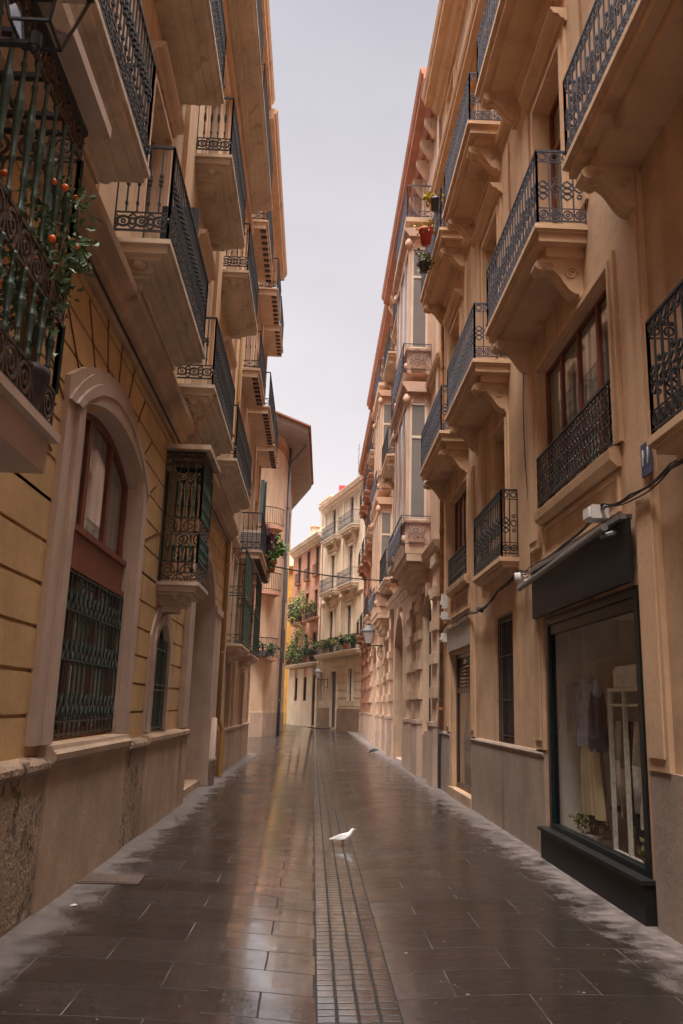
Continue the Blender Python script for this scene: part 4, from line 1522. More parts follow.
# ------------------------------------------------------------------ LEFT: second building
def build_left_second():
    Y0 = 19.72
    L = 28.5 - Y0
    t = thing('peach_apartment_building', 'peach apartment building beyond the yellow downpipe on the left', 'building', (XL + .02, Y0, 0), pi / 2)
    X = lambda y: y - Y0
    ops = []
    for yc in (21.5, 24.6, 27.2):
        ops.append((X(yc) - .5, X(yc) + .5, 3.1, 5.2, 0))
        ops.append((X(yc) - .5, X(yc) + .5, 5.75, 8.2, 0))
        ops.append((X(yc) - .5, X(yc) + .5, 10.0, 12.3, 0))
        ops.append((X(yc) - .5, X(yc) + .5, 14.2, 16.2, 0))
    ops2 = ops + [(X(20.6), X(21.7), 1.02, 2.6, 0), (X(22.8), X(23.6), 1.02, 2.7, 0), (X(25.2), X(26.2), 1.02, 2.5, 0)]
    make('wall', wall_mesh(0, L, 0, 17.3, ops2), 'peach', t)
    for i, o in enumerate(ops2):
        add_window(t, o[0], o[1], o[2], o[3], .16, 2, fill='louvre' if i % 3 else 'dim', frame='shutter' if i % 3 else 'wood_dark', glazing=not i % 3, surround='plain', sw=.12, sp=.03, smat='peach_trim')
    make('plinth', MB().box(0, L, -.08, 0, 0, .95).prism_x([(0, .951), (-.10, .951), (-.10, 1.0), (0, 1.02)], 0, L), 'stone_dirty', t)
    make('cornice', MB().prism_x(cornice_prof(16.6, 17.3, .62), 0, L + .1), 'ochre_trim', t)
    make('string_course', MB().prism_x(cornice_prof(5.4, 5.62, .12), 0, L), 'peach_trim', t)
    b = MB()
    for (yc) in (19.85, 23.0, 25.9, 28.3):
        b.box(X(yc) - .12, X(yc) + .18, -.06, -.001, 1.03, 16.6)
    make_split('pilaster', b, 'peach_trim', t)
    for (ya, yb, z, pr) in ((22.1, 26.6, 5.6, .64), (26.9, 28.5, 5.9, .55), (22.7, 25.9, 9.9, .62), (26.3, 28.5, 9.9, .62), (23.7, 25.9, 14.1, .62), (26.2, 28.5, 14.1, .62), (20.0, 22.4, 9.9, .5), (20.0, 23.0, 14.1, .5)):
        s = add_balcony(t, (X(ya) + X(yb)) / 2, z, yb - ya, pr, 'plain_band', 'plate', .22, 1.02, mat='peach_trim', iron='iron')
        # timber joists showing under the tiles
        b = MB()
        n = int((yb - ya) / .3)
        for k in range(n):
            xx = -(yb - ya) / 2 + .15 + k * .3
            b.box(xx - .045, xx + .045, -pr + .04, -pr + .20, -.27, -.222)
        make_split('joist', b, 'wood_dark', s)
    # tall wrought iron cages
    for (ya, yb, lab) in ((20.15, 22.6, 'nearer caged balcony with tall dark bars'), (24.2, 26.6, 'farther caged balcony with tall dark bars')):
        s = put('caged_balcony', slab_mesh(yb - ya, .42, .2, 'corbel').mesh('caged_balcony', M['peach_trim']), t, ((X(ya) + X(yb)) / 2, 0, 2.98))
        s['label'] = lab
        b = rail_mesh(yb - ya - .06, .40, 1.15, 'plain_band')
        m = rail_mesh(yb - ya - .06, .40, 1.15, 'plain_band')
        b.idx([(v[0], v[1], v[2] + 1.15) for v in m.v], m.f)
        make('cage', b, 'iron_green', s, fix=False)
    # air conditioner unit
    u = thing('air_conditioner', 'white air conditioner on the first planted balcony at left', 'air conditioner', (-1.85, 22.75, 5.64))
    make('case', MB().box(-.32, .32, -.13, .13, .0, .60), 'white', u)
    b = MB()
    for k in range(9):
        b.box(-.27, .27, -.145, -.131, .08 + k * .055, .095 + k * .055)
    make('grille', b, 'metal_grey', u)
    return t
L2 = build_left_second()
plant((-1.62, 24.6, 5.62), 'purple leafed plant on the planted balcony left of the street cable', 'terracotta_pot', 'leaf_purple', .16, .3, 200, .2, .4, .4, .55, 31)
plant((-1.46, 26.0, 5.62), 'green plant in an orange pot hanging over the far end of the planted balcony', 'terracotta_pot', 'leaf_light', .2, .35, 220, .2, .38, .35, .4, 32)
plant((-1.66, 25.3, 5.62), 'trailing green plant in the middle of the planted balcony', 'pot_dark', 'leaf', .2, .25, 220, .16, .35, .5, .1, 33)

# ------------------------------------------------------------------ LEFT: corner building with deep eave
def build_corner():
    t = thing('corner_building', 'salmon corner house with a deep grey eave past the side street', 'building', (0, 0, 0))
    foot = [(-9, 41.5), (-3.15, 43.4), (-2.55, 44.2), (-2.1, 45.6), (-1.93, 47.3), (-1.9, 57), (-4.4, 67), (-12, 69)]
    n = len(foot)
    def loop(z0, z1, off=0):
        b = MB()
        b.prism_z([(p[0] + off, p[1]) for p in foot], z0, z1)
        return b
    make('wall', loop(0, 16.3), 'pale_peach', t)
    make('plinth', MB().prism_z([(p[0] + .05, p[1] - .05) for p in foot], 0, 1.2), 'stone', t)
    eave = [(-10, 40.2), (-2.6, 42.3), (-.78, 44.4), (-.6, 56.3), (-3.0, 67.5), (-12, 70)]
    make('eave', MB().prism_z(eave, 16.3, 16.62), 'eave_grey', t)
    b = MB()
    b.prism_z([(-10, 39.9), (-2.5, 42.0), (-.62, 44.2), (-.45, 56.4), (-3.0, 67.8), (-12, 70.3)], 16.621, 16.70)
    b.idx([(-2.6, 42.3, 16.70), (-.7, 44.4, 16.70), (-.6, 56.3, 16.70), (-3, 67.5, 16.70), (-12, 69, 16.70), (-10, 41, 16.70), (-7, 50, 18.2), (-7, 58, 18.2)],
          [(0, 1, 6), (1, 2, 7, 6), (2, 3, 7), (3, 4, 7), (4, 5, 6, 7), (5, 0, 6)])
    make('roof', b, 'rooftile', t)
    b = MB()
    for i in range(2, 6):
        p, q = foot[i], foot[i + 1] if i + 1 < n else foot[0]
    b.bar((-1.80, 47.2, .0), (-1.80, 47.2, 16.25), .09, 8, smooth=True)
    b.bar((-1.80, 47.2, 15.2), (-.9, 46.5, 16.25), .07, 8)
    for k in range(6):
        b.bar((-1.80, 47.2, 1.8 + 2.7 * k), (-1.80, 47.2, 1.9 + 2.7 * k), .11, 8)
    make('downpipe', b, 'pipe_grey', t)
    # curved balconies on the rounded near corner, facing the side street
    for z in (4.0, 7.4, 10.9):
        s = MB()
        arc = []
        cx, cy = -3.0, 44.6
        for k in range(11):
            a = radians(-150 + 135 * k / 10)
            arc.append((cx + cos(a) * 1.15, cy + sin(a) * 1.15))
        s.prism_z(arc + [(-2.2, 45.2), (-3.6, 43.8)], z - .18, z)
        o = make('balcony', s, 'salmon', t)
        r = MB()
        r.path([(p[0], p[1], z + .95) for p in arc], .025, 5)
        r.path([(p[0], p[1], z + .08) for p in arc], .018, 5)
        for k in range(len(arc) * 2 - 1):
            i = k // 2
            p = arc[i] if k % 2 == 0 else ((arc[i][0] + arc[i + 1][0]) / 2, (arc[i][1] + arc[i + 1][1]) / 2)
            r.bar((p[0], p[1], z), (p[0], p[1], z + .95), .014)
        make('railing', r, 'iron', o)
        w = MB().prism_z([(-2.72, 43.62), (-2.42, 44.07), (-2.47, 44.10), (-2.77, 43.65)], z, z + 2.3)
        make('window', MB().bar((-2.9, 43.6, z + .02), (-2.9, 43.6, z + 2.3), .08, 4).box(-3.6, -2.95, 43.12, 43.22, z, z + 2.3), 'shutter', t)
    for (yy) in (49.5, 53.5):
        for z in (4.2, 8.0, 11.8):
            make('window', MB().box(-1.96, -1.885, yy - .5, yy + .5, z, z + 2.0), 'shutter', t)
    # peach band on near face
    make('cornice', MB().prism_z([(p[0] + .08, p[1] - .1) for p in foot[:6]] + [(-9, 57)], 15.5, 15.75), 'salmon', t)
    return t
build_corner()
t_ = thing('ivy_planter', 'dark leafy planter on the lowest curved balcony of the corner house', 'potted plant', (-2.5, 43.45, 4.0))
make('trough', MB().box(-.5, .5, -.12, .12, .0, .25), 'pot_dark', t_)
make('foliage', leaves(200, .6, .2, .35, .2, 41), 'leaf_dark', t_, (0, 0, .4), fix=False)

# ------------------------------------------------------------------ RIGHT: ornate buildings with glazed bays
def add_bay(t, xc, w, proj, z0, tiers, mat, trim, rail=True):
    """closed projecting bay: tiers of tall glazing between moulded floors"""
    h = z0
    o = MB()
    prof = []
    hw = w / 2
    # console under the bay
    for k, (dz, dp) in enumerate(((.0, 1.0), (.18, .94), (.36, .78), (.52, .62), (.68, .42), (.9, .2))):
        o.box(xc - hw * (1 if k < 2 else .95 - .04 * k), xc + hw * (1 if k < 2 else .95 - .04 * k), -proj * dp, 0, z0 - dz - .17, z0 - dz)
    bay = make('bay', o, trim, t)
    zz = z0
    for (par, win, top) in tiers:
        b = MB()
        # parapet
        b.box(xc - hw, xc + hw, -proj, 0, zz, zz + par)
        for s in (-1, 1):
            b.box(xc + s * (hw + .03) - .03, xc + s * (hw + .03) + .03 - .001, -proj * .85, -proj * .25, zz + .12, zz + par - .1)
        b.box(xc - hw - .05, xc + hw + .05, -proj - .05, 0, zz + par, zz + par + .07)
        z1 = zz + par + .07
        z2 = z1 + win
        # corner posts
        pw = .08
        for x in (xc - hw, xc + hw - pw):
            b.box(x, x + pw, -proj, -proj + pw, z1, z2)
            b.box(x, x + pw, -.09, 0, z1, z2)
        b.box(xc - hw * .36 - .06, xc - hw * .36 + .06, -proj, -proj + .12, z1, z2)
        b.box(xc + hw * .36 - .06, xc + hw * .36 + .06, -proj, -proj + .12, z1, z2)
        # head with arches
        b.box(xc - hw, xc + hw, -proj, 0, z2, z2 + .25)
        b.prism_x([(p[0] - proj + .02, p[1]) for p in cornice_prof(z2 + .25, z2 + .25 + top * .5, .16)] , xc - hw - .1, xc + hw + .1)
        b.box(xc - hw - .12, xc + hw + .12, -proj + .02, 0, z2 + .25, z2 + .25 + top * .5)
        for s in (-1, 1):
            b.lathe([(.03, -.1), (.1, 0), (.1, .12), (.04, .22)], (xc + s * hw, -proj, z2 + .0), 8)
            b.lathe([(.06, -.05), (.1, .1), (.05, .2)], (xc + s * (hw - .1), -proj - .02, zz + .1), 8)
            b.path([(xc + s * (hw + .012), -proj * .5 + cos(k * pi / 8) * proj * .3, z2 - .05 - .0 + sin(k * pi / 8) * .22) for k in range(9)], .025, 4)
        make('bay_masonry', b, mat, bay)
        g = MB()
        e = .03
        g.box(xc - hw + e, xc - hw + e + .02, -proj + pw, -.09, z1, z2)
        g.box(xc + hw - e - .02, xc + hw - e, -proj + pw, -.09, z1, z2)
        g.box(xc - hw + pw, xc + hw - pw, -proj + e, -proj + e + .02, z1, z2)
        make('bay_window', g, 'bay_glass', bay)
        for s in (-1, 1):
            f = MB()
            x = xc + s * (hw - e + .004)
            for zc in (z1 + .04, z1 + win * .7, z2 - .04):
                f.box(x - .012, x + .012, -proj + pw, -.09, zc - .035, zc + .035)
            for yy in (-proj + pw + .03, -.12):
                f.box(x - .010, x + .010, yy - .03, yy + .03, z1, z2)
            make('bay_frame', f, 'cream_trim', bay)
        zz = z2 + .25 + top
    if rail:
        put('railing', rail_mesh(w + .24, proj + .12, .75, 'ornate').mesh('railing', M['iron_blue']), bay, (xc, 0, z0 + .02 + tiers[0][0] * .0))
        h1 = z0 + tiers[0][0] + .07 + tiers[0][1] + .25 + tiers[0][2]
        put('railing', rail_mesh(w + .24, proj + .12, .75, 'ornate').mesh('railing', M['iron_blue']), bay, (xc, 0, h1 + .02))
    # terrace on top
    make('terrace', MB().box(xc - hw - .1, xc + hw + .1, -proj - .1, 0, zz - .05, zz + .08), trim, bay)
    put('railing', rail_mesh(w + .1, proj + .06, 1.0, 'plain_band').mesh('railing', M['iron_blue']), bay, (xc, 0, zz + .085))
    return bay

def ornate(name, label, Xw, ya, yb, mat, trim, base, bays, balc, topcol, z_top=17.6, pil=None, doors=(), bandmat=None):
    Y0 = yb
    t = thing(name, label, 'building', (Xw, Y0, 0), -pi / 2)
    X = lambda y: Y0 - y
    L = yb - ya
    ops = []
    wins = []
    for (yc, hw, z0, z1, rise, kind) in doors:
        ops.append((X(yc) - hw, X(yc) + hw, z0, z1, rise, .3))
        wins.append((yc, hw, z0, z1, rise, kind))
    for (yc, w) in balc:
        for (z0, z1) in ((5.95, 8.7), (10.25, 12.8), (14.0, 16.0)):
            ops.append((X(yc) - .55, X(yc) + .55, z0, z1, 0 if z0 > 6 else .25, .2))
    make('wall', wall_mesh(0, L, 0, z_top, ops), mat, t)
    for (yc, hw, z0, z1, rise, kind) in wins:
        fr = 'wood_dark' if kind != 'louvre' else 'shutter'
        add_window(t, X(yc) - hw, X(yc) + hw, z0, z1, .24 if kind == 'door' else .07, 2, .72 if kind == 'door' else None, rise, frame=fr, fill=kind, glazing=kind not in ('door', 'louvre'), surround='plain', sw=.14, sp=.05, smat=trim, keystone=True, name='door' if kind == 'door' else 'window', bars=3)
    for (yc, w) in balc:
        for (z0, z1, fl) in ((5.95, 8.7, 'curtain'), (10.25, 12.8, 'louvre'), (14.0, 16.0, 'louvre')):
            add_window(t, X(yc) - .55, X(yc) + .55, z0, z1, .14, 2, .75, .25 if z0 < 6 else 0, frame='wood_dark', fill=fl, glazing=fl == 'curtain', surround='hood' if z0 > 6 and z0 < 12 else 'plain', sw=.15, sp=.06, smat=trim, keystone=z0 < 6)
        for z in (5.85, 10.15, 13.95):
            add_balcony(t, X(yc), z, w, .55, 'plain_band', 'moulded', .26, .95, mat=trim, iron='iron', brackets=(-w / 2 + .25, w / 2 - .25), bh=.4)
    # banded giant pilasters on the ground floor
    b = MB()
    for (pa, pb) in pil:
        z = 1.35
        k = 0
        while z < 4.9:
            hb = .50
            b.box(X(pb) - .0, X(pa), -.10, -.001, z, z + hb)
            b.box(X(pb) - .04, X(pa) + .04, -.16, -.001, z + hb, z + hb + .24)
            z += hb + .24
            k += 1
    make_split('banded_pilaster', b, trim, t)
    b = MB()
    for (pa, pb) in pil:
        b.box(X(pb) - .06, X(pa) + .06, -.19, -.001, 0, 1.25)
        b.box(X(pb) - .08, X(pa) + .08, -.21, -.001, 1.25, 1.34)
    make_split('pilaster_base', b, base, t)
    make('plinth', MB().box(0, L, -.05, 0, 0, 1.1) if not doors else (lambda bb: [bb.box(a, c, -.05, 0, 0, 1.1) for a, c in _gaps(0, L, [(X(d[0]) - d[1], X(d[0]) + d[1]) for d in doors if d[2] < 1.0])] and bb)(MB()), base, t)
    make('string_course', MB().prism_x(cornice_prof(5.0, 5.35, .22), 0, L), trim, t)
    make('string_course', MB().prism_x(cornice_prof(9.6, 9.85, .16), 0, L), trim, t)
    make('string_course', MB().prism_x(cornice_prof(13.5, 13.75, .16), 0, L), trim, t)
    b = MB()
    for (pa, pb) in pil:
        xm = (X(pa) + X(pb)) / 2
        b.box(xm - .2, xm + .2, -.07, -.001, 5.36, z_top - .8)
    make_split('pilaster', b, trim, t)
    make('cornice', MB().prism_x(cornice_prof(z_top - .75, z_top, .62), -.05, L + .05), topcol, t)
    b = MB()
    n = int(L / .9)
    for k in range(n):
        xx = .45 + k * .9
        b.prism_x([(0, z_top - 1.2), (-.10, z_top - 1.15), (-.32, z_top - .8), (-.36, z_top - .68), (0, z_top - .68)], xx - .12, xx + .12)
    make_split('cornice_bracket', b, trim, t)
    b = MB()
    k = .3
    while k < L - 1:
        b.box(k, k + 2.2, -.30, .0, z_top, z_top + .45)
        b.box(k - .03, k + 2.23, -.33, .03, z_top + .45, z_top + .55)
        k += 3.1
    b.box(0, L, -.2, .1, z_top, z_top + .25)
    make_split('parapet', b, topcol, t)
    for (yc, w, proj, z0, tiers) in bays:
        add_bay(t, X(yc), w, proj, z0, tiers, mat, trim)
    return t

def _gaps(a, b, cuts):
    cuts = sorted(cuts)
    out = []
    cur = a
    for c in cuts:
        if c[0] > cur:
            out.append((cur, c[0]))
        cur = max(cur, c[1])
    if cur < b:
        out.append((cur, b))
    return out

TI = [(.62, 3.15, .55), (.62, 3.0, .5)]
ornate('pink_ornate_building', 'pinkish building with stacked ornate glazed bay next to the orange downpipe', 2.80, 18.47, 30.8, 'pink', 'peach_trim', 'stone',
       [(22.2, 3.2, .62, 5.55, TI)], [(25.5, 2.0), (29.0, 2.6)], 'terracotta', 17.7,
       pil=((18.62, 19.35), (21.45, 22.45), (23.5, 24.6), (29.95, 30.7)),
       doors=((20.4, .72, 1.0, 4.35, .5, 'louvre'), (27.3, 1.35, .05, 4.55, 1.0, 'door')))
ornate('peach_ornate_building', 'peach ornate building with the second glazed bay farther down the street', 2.95, 30.82, 42.5, 'peach', 'peach_trim', 'stone',
       [(33.6, 3.2, .62, 5.3, TI)], [(37.0, 2.2), (40.6, 2.4)], 'terracotta', 17.5,
       pil=((31.0, 31.8), (34.0, 34.9), (37.3, 38.2), (41.5, 42.3)),
       doors=((32.9, .5, 1.2, 4.4, .4, 'louvre'), (36.1, .55, 1.2, 4.3, .4, 'dark'), (39.8, 1.0, .05, 4.4, .8, 'door')))
ornate('salmon_ornate_building', 'salmon building with banded pilasters before the street bends', 3.15, 42.52, 54.6, 'salmon', 'salmon', 'stone',
       [], [(44.8, 2.4), (48.5, 2.4), (52.2, 2.4)], 'salmon', 17.2,
       pil=((42.8, 43.3), (45.8, 46.3), (47.4, 47.9), (49.8, 50.3), (51.0, 51.5), (53.8, 54.3)),
       doors=((44.8, .5, 1.3, 4.3, .4, 'dark'), (48.8, .5, .05, 4.3, .4, 'door'), (52.5, .5, 1.3, 4.3, .4, 'dark')))

# ------------------------------------------------------------------ FAR: cream and salmon houses where the street bends left
FU = Vector((-.267, .963, 0)).normalized()
FROT = math.atan2(FU.y, FU.x) + pi       # facade x axis points back towards the viewer on this side
FO = Vector((3.3, 56.0, 0))
def far_origin(tt):
    return tuple(FO + FU * tt)
def build_cream():
    T1 = 10.6
    t = thing('cream_house', 'cream town house with planted first floor balcony facing down the street', 'building', far_origin(T1), FROT)
    X = lambda q: T1 - q
    L = T1 + 3.0
    ops = []
    for q in (3.2, 7.6):
        for (z0, z1) in ((5.45, 8.6), (10.1, 12.9), (14.25, 16.5)):
            ops.append((X(q) - .55, X(q) + .55, z0, z1, 0, .2))
    ops += [(X(6.4) - .65, X(6.4) + .65, .15, 4.1, 0, .3), (X(2.6) - .4, X(2.6) + .4, 2.0, 4.2, 0, .25), (X(9.7) - .35, X(9.7) + .35, 2.0, 4.1, 0, .25)]
    make('wall', wall_mesh(0, L, 0, 17.2, ops, grooves=[1.6 + .55 * k for k in range(6)], gh=.06, gd=.05), 'cream', t)
    for (i, o) in enumerate(ops):
        k = 'door' if i == 6 else ('curtain' if i < 3 or i in (4,) else 'dark')
        add_window(t, o[0], o[1], o[2], o[3], .05, 2, .75, 0, frame='wood_dark', fill=k, glazing=k != 'door', surround='hood' if i < 6 else 'plain', sw=.2, sp=.07, smat='cream_trim', name='door' if k == 'door' else 'window')
    make('plinth', MB().box(0, X(7.2), -.06, 0, 0, 1.5).box(X(5.6), L, -.06, 0, 0, 1.5), 'brown_stone', t)
    make('cornice', MB().prism_x(cornice_prof(16.6, 17.25, .55), -.1, L), 'cream_trim', t)
    make('string_course', MB().prism_x(cornice_prof(9.2, 9.4, .15), 0, L), 'cream_trim', t)
    s = add_balcony(t, X(5.1), 5.4, 10.4, .6, 'plain', 'moulded', .35, 1.0, mat='cream_trim', iron='iron')
    for q, w in ((3.2, 3.4), (7.6, 3.6)):
        add_balcony(t, X(q), 10.05, w, .6, 'plain_band', 'moulded', .4, 1.0, mat='cream_trim', iron='iron_blue', brackets=(-1, 1), bh=.7, bw=.3)
        add_balcony(t, X(q), 14.15, w, .6, 'plain_band', 'moulded', .4, 1.0, mat='cream_trim', iron='iron_blue', brackets=(-1, 1), bh=.7, bw=.3)
    b = MB()
    for q in (.5, 5.4, 10.2):
        b.box(X(q) - .2, X(q) + .2, -.06, -.001, 5.8, 16.6)
    make_split('pilaster', b, 'cream_trim', t)
    b = MB().bar((X(.0), -.1, 0), (X(.0), -.1, 5.0), .06, 6).bar((X(-.35), -.1, 0), (X(-.35), -.1, 5.0), .05, 6)
    make('downpipe', b, 'pipe_grey', t)
    # roof storey with red tarpaulin
    make('penthouse', MB().box(0.0, X(8.8), 2.0, 6, 17.2, 19.2).box(0, X(8.7), 1.9, 6, 19.2, 19.35), 'cream', t)
    make('roof_screen', MB().idx([(X(8.7), .6, 17.25), (X(5.9), .6, 17.25), (X(6.2), .6, 18.1), (X(8.9), .6, 18.8), (X(8.7), .7, 17.25), (X(5.9), .7, 17.25), (X(6.2), .7, 18.1), (X(8.9), .7, 18.8)],
         [(0, 1, 2, 3), (7, 6, 5, 4), (0, 3, 7, 4), (1, 5, 6, 2), (3, 2, 6, 7)]), 'tile_red', t)
    a = MB().bar((X(5.2), 1.0, 17.2), (X(5.2), 1.0, 21.2), .03, 6)
    for k, z in enumerate((19.8, 20.3, 20.8)):
        a.bar((X(5.2) - .45 + .1 * k, 1.0, z), (X(5.2) + .45 - .1 * k, 1.0, z), .018, 4)
    make('antenna', a, 'metal_grey', t)
    return t
build_cream()
def build_salmon_far():
    T1 = 20.4
    t = thing('salmon_house', 'salmon town house draped in balcony plants beside the cream house', 'building', far_origin(T1), FROT)
    X = lambda q: T1 - q
    L = T1 - 10.65
    ops = []
    for q in (12.2, 15.0, 18.0):
        ops.append((X(q) - .5, X(q) + .5, 12.0, 14.4, 0, .2))
        ops.append((X(q) - .5, X(q) + .5, 8.6, 10.8, 0, .2))
        ops.append((X(q) - .5, X(q) + .5, 5.1, 7.4, 0, .2))
    ops += [(X(14.6) - .45, X(14.6) + .45, 2.0, 3.9, 0, .2), (X(17.5) - .45, X(17.5) + .45, 2.0, 3.9, 0, .2), (X(11.9) - .4, X(11.9) + .4, .1, 4.0, 0, .2)]
    make('wall', wall_mesh(0, L, 0, 15.3, ops), 'salmon', t)
    b = MB()
    make('ground_storey', MB().box(0, X(18.0), -.05, -.001, 0, 4.6).box(X(17.0), X(15.1), -.05, -.001, 0, 4.6).box(X(14.1), X(12.35), -.05, -.001, 0, 4.6).box(X(11.45), L, -.05, -.001, 0, 4.6)
         .box(X(18.0), X(17.0), -.05, -.001, 0, 1.97).box(X(15.1), X(14.1), -.05, -.001, 0, 1.97), 'cream', t)
    for i, o in enumerate(ops):
        add_window(t, o[0], o[1], o[2], o[3], .05, 2, None, 0, frame='shutter', fill='dark' if i > 8 else ('louvre' if i % 3 else 'dim'), glazing=False, surround='plain' if i < 9 else None, sw=.12, sp=.03, smat='salmon', name='door' if i == 11 else 'window')
    make('cornice', MB().prism_x(cornice_prof(14.6, 15.3, .55), -.1, L), 'cream_trim', t)
    make('parapet', MB().box(0, L, .1, .4, 15.3, 15.85), 'cream_trim', t)
    make('chimney', MB().box(3.2, 4.0, .6, 1.3, 15.3, 16.9).box(3.1, 4.1, .5, 1.4, 16.9, 17.0), 'cream', t)
    ph = make('penthouse', MB().box(L - 3.4, L - .1, .6, 4, 15.3, 18.3).box(L - 3.6, L, .4, 4.2, 18.3, 18.42), 'cream', t)
    make('window', MB().box(L - 2.8, L - .7, .57, .599, 16.2, 17.8), 'flat_panel', ph)
    for z in (8.45,):
        for q in (12.4, 16.8):
            add_balcony(t, X(q), z, 3.4, .55, 'plain', 'plate', .18, 1.0, mat='salmon', iron='iron')
    for q in (12.2, 15.0, 18.0):
        add_balcony(t, X(q), 11.95, 1.3, .3, 'plain', 'plate', .12, .9, mat='salmon', iron='iron')
    add_balcony(t, X(15.5), 4.95, 9.2, .6, 'plain', 'moulded', .25, 1.0, mat='cream_trim', iron='iron')
    make('downpipe', MB().bar((L - .12, -.1, 0), (L - .12, -.1, 14.5), .07, 6), 'cream_trim', t)
    return t
build_salmon_far()
def build_yellow_far():
    t = thing('yellow_house', 'narrow bright yellow house closing the view at the bend', 'building', (-6.2, 77, 0), radians(8))
    ops = [(2.6, 3.5, 9.5, 11.5, 0), (2.6, 3.5, 5.8, 7.8, 0), (1.2, 2.2, 2.0, 4.0, 0)]
    make('wall', wall_mesh(0, 7.5, 0, 14.2, ops), 'brightyellow', t)
    for o in ops:
        add_window(t, o[0], o[1], o[2], o[3], .12, 2, frame='shutter', fill='louvre', glazing=False)
    make('cornice', MB().prism_x(cornice_prof(13.7, 14.2, .4), -.1, 7.6), 'brightyellow', t)
    make('roof', MB().idx([(0, -.4, 14.2), (7.5, -.4, 14.2), (7.5, 4, 16), (0, 4, 16), (7.5, 7, 14.2), (0, 7, 14.2)], [(0, 1, 2, 3), (3, 2, 4, 5), (1, 4, 2), (0, 3, 5)]), 'rooftile', t)
    make('junction_box', MB().box(4.3, 4.7, -.2, 0, 2.2, 2.8), 'tile_red', t)
    return t
build_yellow_far()
# closing mass of houses beyond the bend
t_ = thing('distant_house', 'distant peach house just showing behind the corner house', 'building', (-16, 90, 0))
make('wall', wall_mesh(0, 12, 0, 13.5, [(9, 10, 9, 11, 0), (5, 6, 9, 11, 0)]), 'peach', t_)
make('window', MB().box(9, 10, .1, .15, 9, 11), 'shutter', t_)
make('window', MB().box(5, 6, .1, .15, 9, 11), 'shutter', t_)
make('roof', MB().idx([(-.3, -.5, 13.5), (12.3, -.5, 13.5), (12.3, 4, 15.5), (-.3, 4, 15.5), (12.3, 8, 13.5), (-.3, 8, 13.5)], [(0, 1, 2, 3), (3, 2, 4, 5), (1, 4, 2), (0, 3, 5)]), 'rooftile', t_)

# plants on far balconies
def far_plants():
    def at(q, out, z):
        n = Vector((-.963, -.267, 0))
        p = FO + FU * q + n * out
        return (p.x, p.y, z)
    data = [
        (1.0, 5.44, 'leaf', 'dark bushy plant at the near end of the cream balcony', .5, .55),
        (2.6, 5.44, 'leaf_dark', 'dark green shrub second from the near end of the cream balcony', .5, .5),
        (4.4, 5.44, 'leaf_olive', 'olive autumn coloured shrub in the middle of the cream balcony', .6, .6),
        (6.1, 5.44, 'leaf_dark', 'dark shrub under the tall window on the cream balcony', .55, .5),
        (8.0, 5.44, 'leaf_olive', 'yellowish shrub near the far end of the cream balcony', .6, .55),
        (9.6, 5.44, 'leaf', 'green shrub at the far end of the cream balcony', .5, .5),
        (11.6, 5.0, 'leaf_dark', 'dark plant nearest the cream house on the lower salmon balcony', .5, .6),
        (13.4, 5.0, 'leaf', 'tall green plant on the lower salmon balcony over the house lamp', .8, 1.1),
        (15.2, 5.0, 'leaf_light', 'light green climbing plant in the middle of the lower salmon balcony', .8, 1.3),
        (17.2, 5.0, 'leaf', 'green plant left of the climber on the lower salmon balcony', .7, .9),
        (19.0, 5.0, 'leaf_dark', 'dark plant at the yellow house end of the lower salmon balcony', .6, .6),
        (12.6, 8.5, 'leaf_olive', 'olive plant near the white sheet on the upper salmon balcony', .5, .5),
        (15.6, 8.5, 'leaf_light', 'bright green tall plant on the upper salmon balcony', .7, 1.2),
        (17.2, 8.5, 'leaf', 'dark green plant beside the bright one on the upper salmon balcony', .7, .9),
        (18.4, 8.5, 'leaf_purple', 'reddish plant hanging at the left end of the upper salmon balcony', .5, .6)]
    for i, (q, z, lf, lab, rx, rz) in enumerate(data):
        plant(at(q, .42, z), lab, ('pot_dark', 'terracotta_pot', 'pot_grey')[i % 3], lf, .2, .4, 330 if i > 5 else 190, .20, rx * (1.1 if i > 5 else .9), rz * (1.15 if i > 5 else .75), rz * (.8 if i > 5 else .5), 60 + i, group='plants on the far balconies', droop=.2)
far_plants()

# balcony pots near the right
def pots_right():
    plant((2.17, 15.4, 11.62), 'yellow flowering plant in a dark pot on the third floor rail of the ochre building', 'pot_dark', 'leaf_yellow', .12, .26, 150, .09, .18, .12, .05, 81)
    plant((2.02, 15.75, 11.05), 'yellow plant in a red pot hanging outside the top iron railing of the ochre building', 'pot_red', 'leaf_yellow', .15, .34, 140, .09, .2, .15, .05, 82)
    plant((2.03, 16.1, 10.62), 'olive trailing plant hanging just below the red pot on the ochre building', 'pot_dark', 'leaf_olive', .12, .22, 160, .09, .19, .24, .05, 83, droop=.8)
pots_right()

# far street lamps
lantern((2.2, 34.6, 4.15), 'black lantern with pale glass on a long arm from the right-hand ornate wall', 1.2, .72)
lantern((.35, 63.2, 3.6), 'small dark lantern on the salmon house wall under the planted balcony', 1.15, .75)

# cable across the street
b = MB()
pp = []
for k in range(25):
    s = k / 24
    pp.append((-1.6 + (2.8 + 1.6) * s, 26.0 + 2.5 * s, 5.85 + .0 * s - .10 * sin(pi * s) * 1.0))
b.path(pp, .022, 5)
tag(make('overhead_cable', b, 'rubber'), 'thin black cable sagging across the street between the two facades', 'cable')

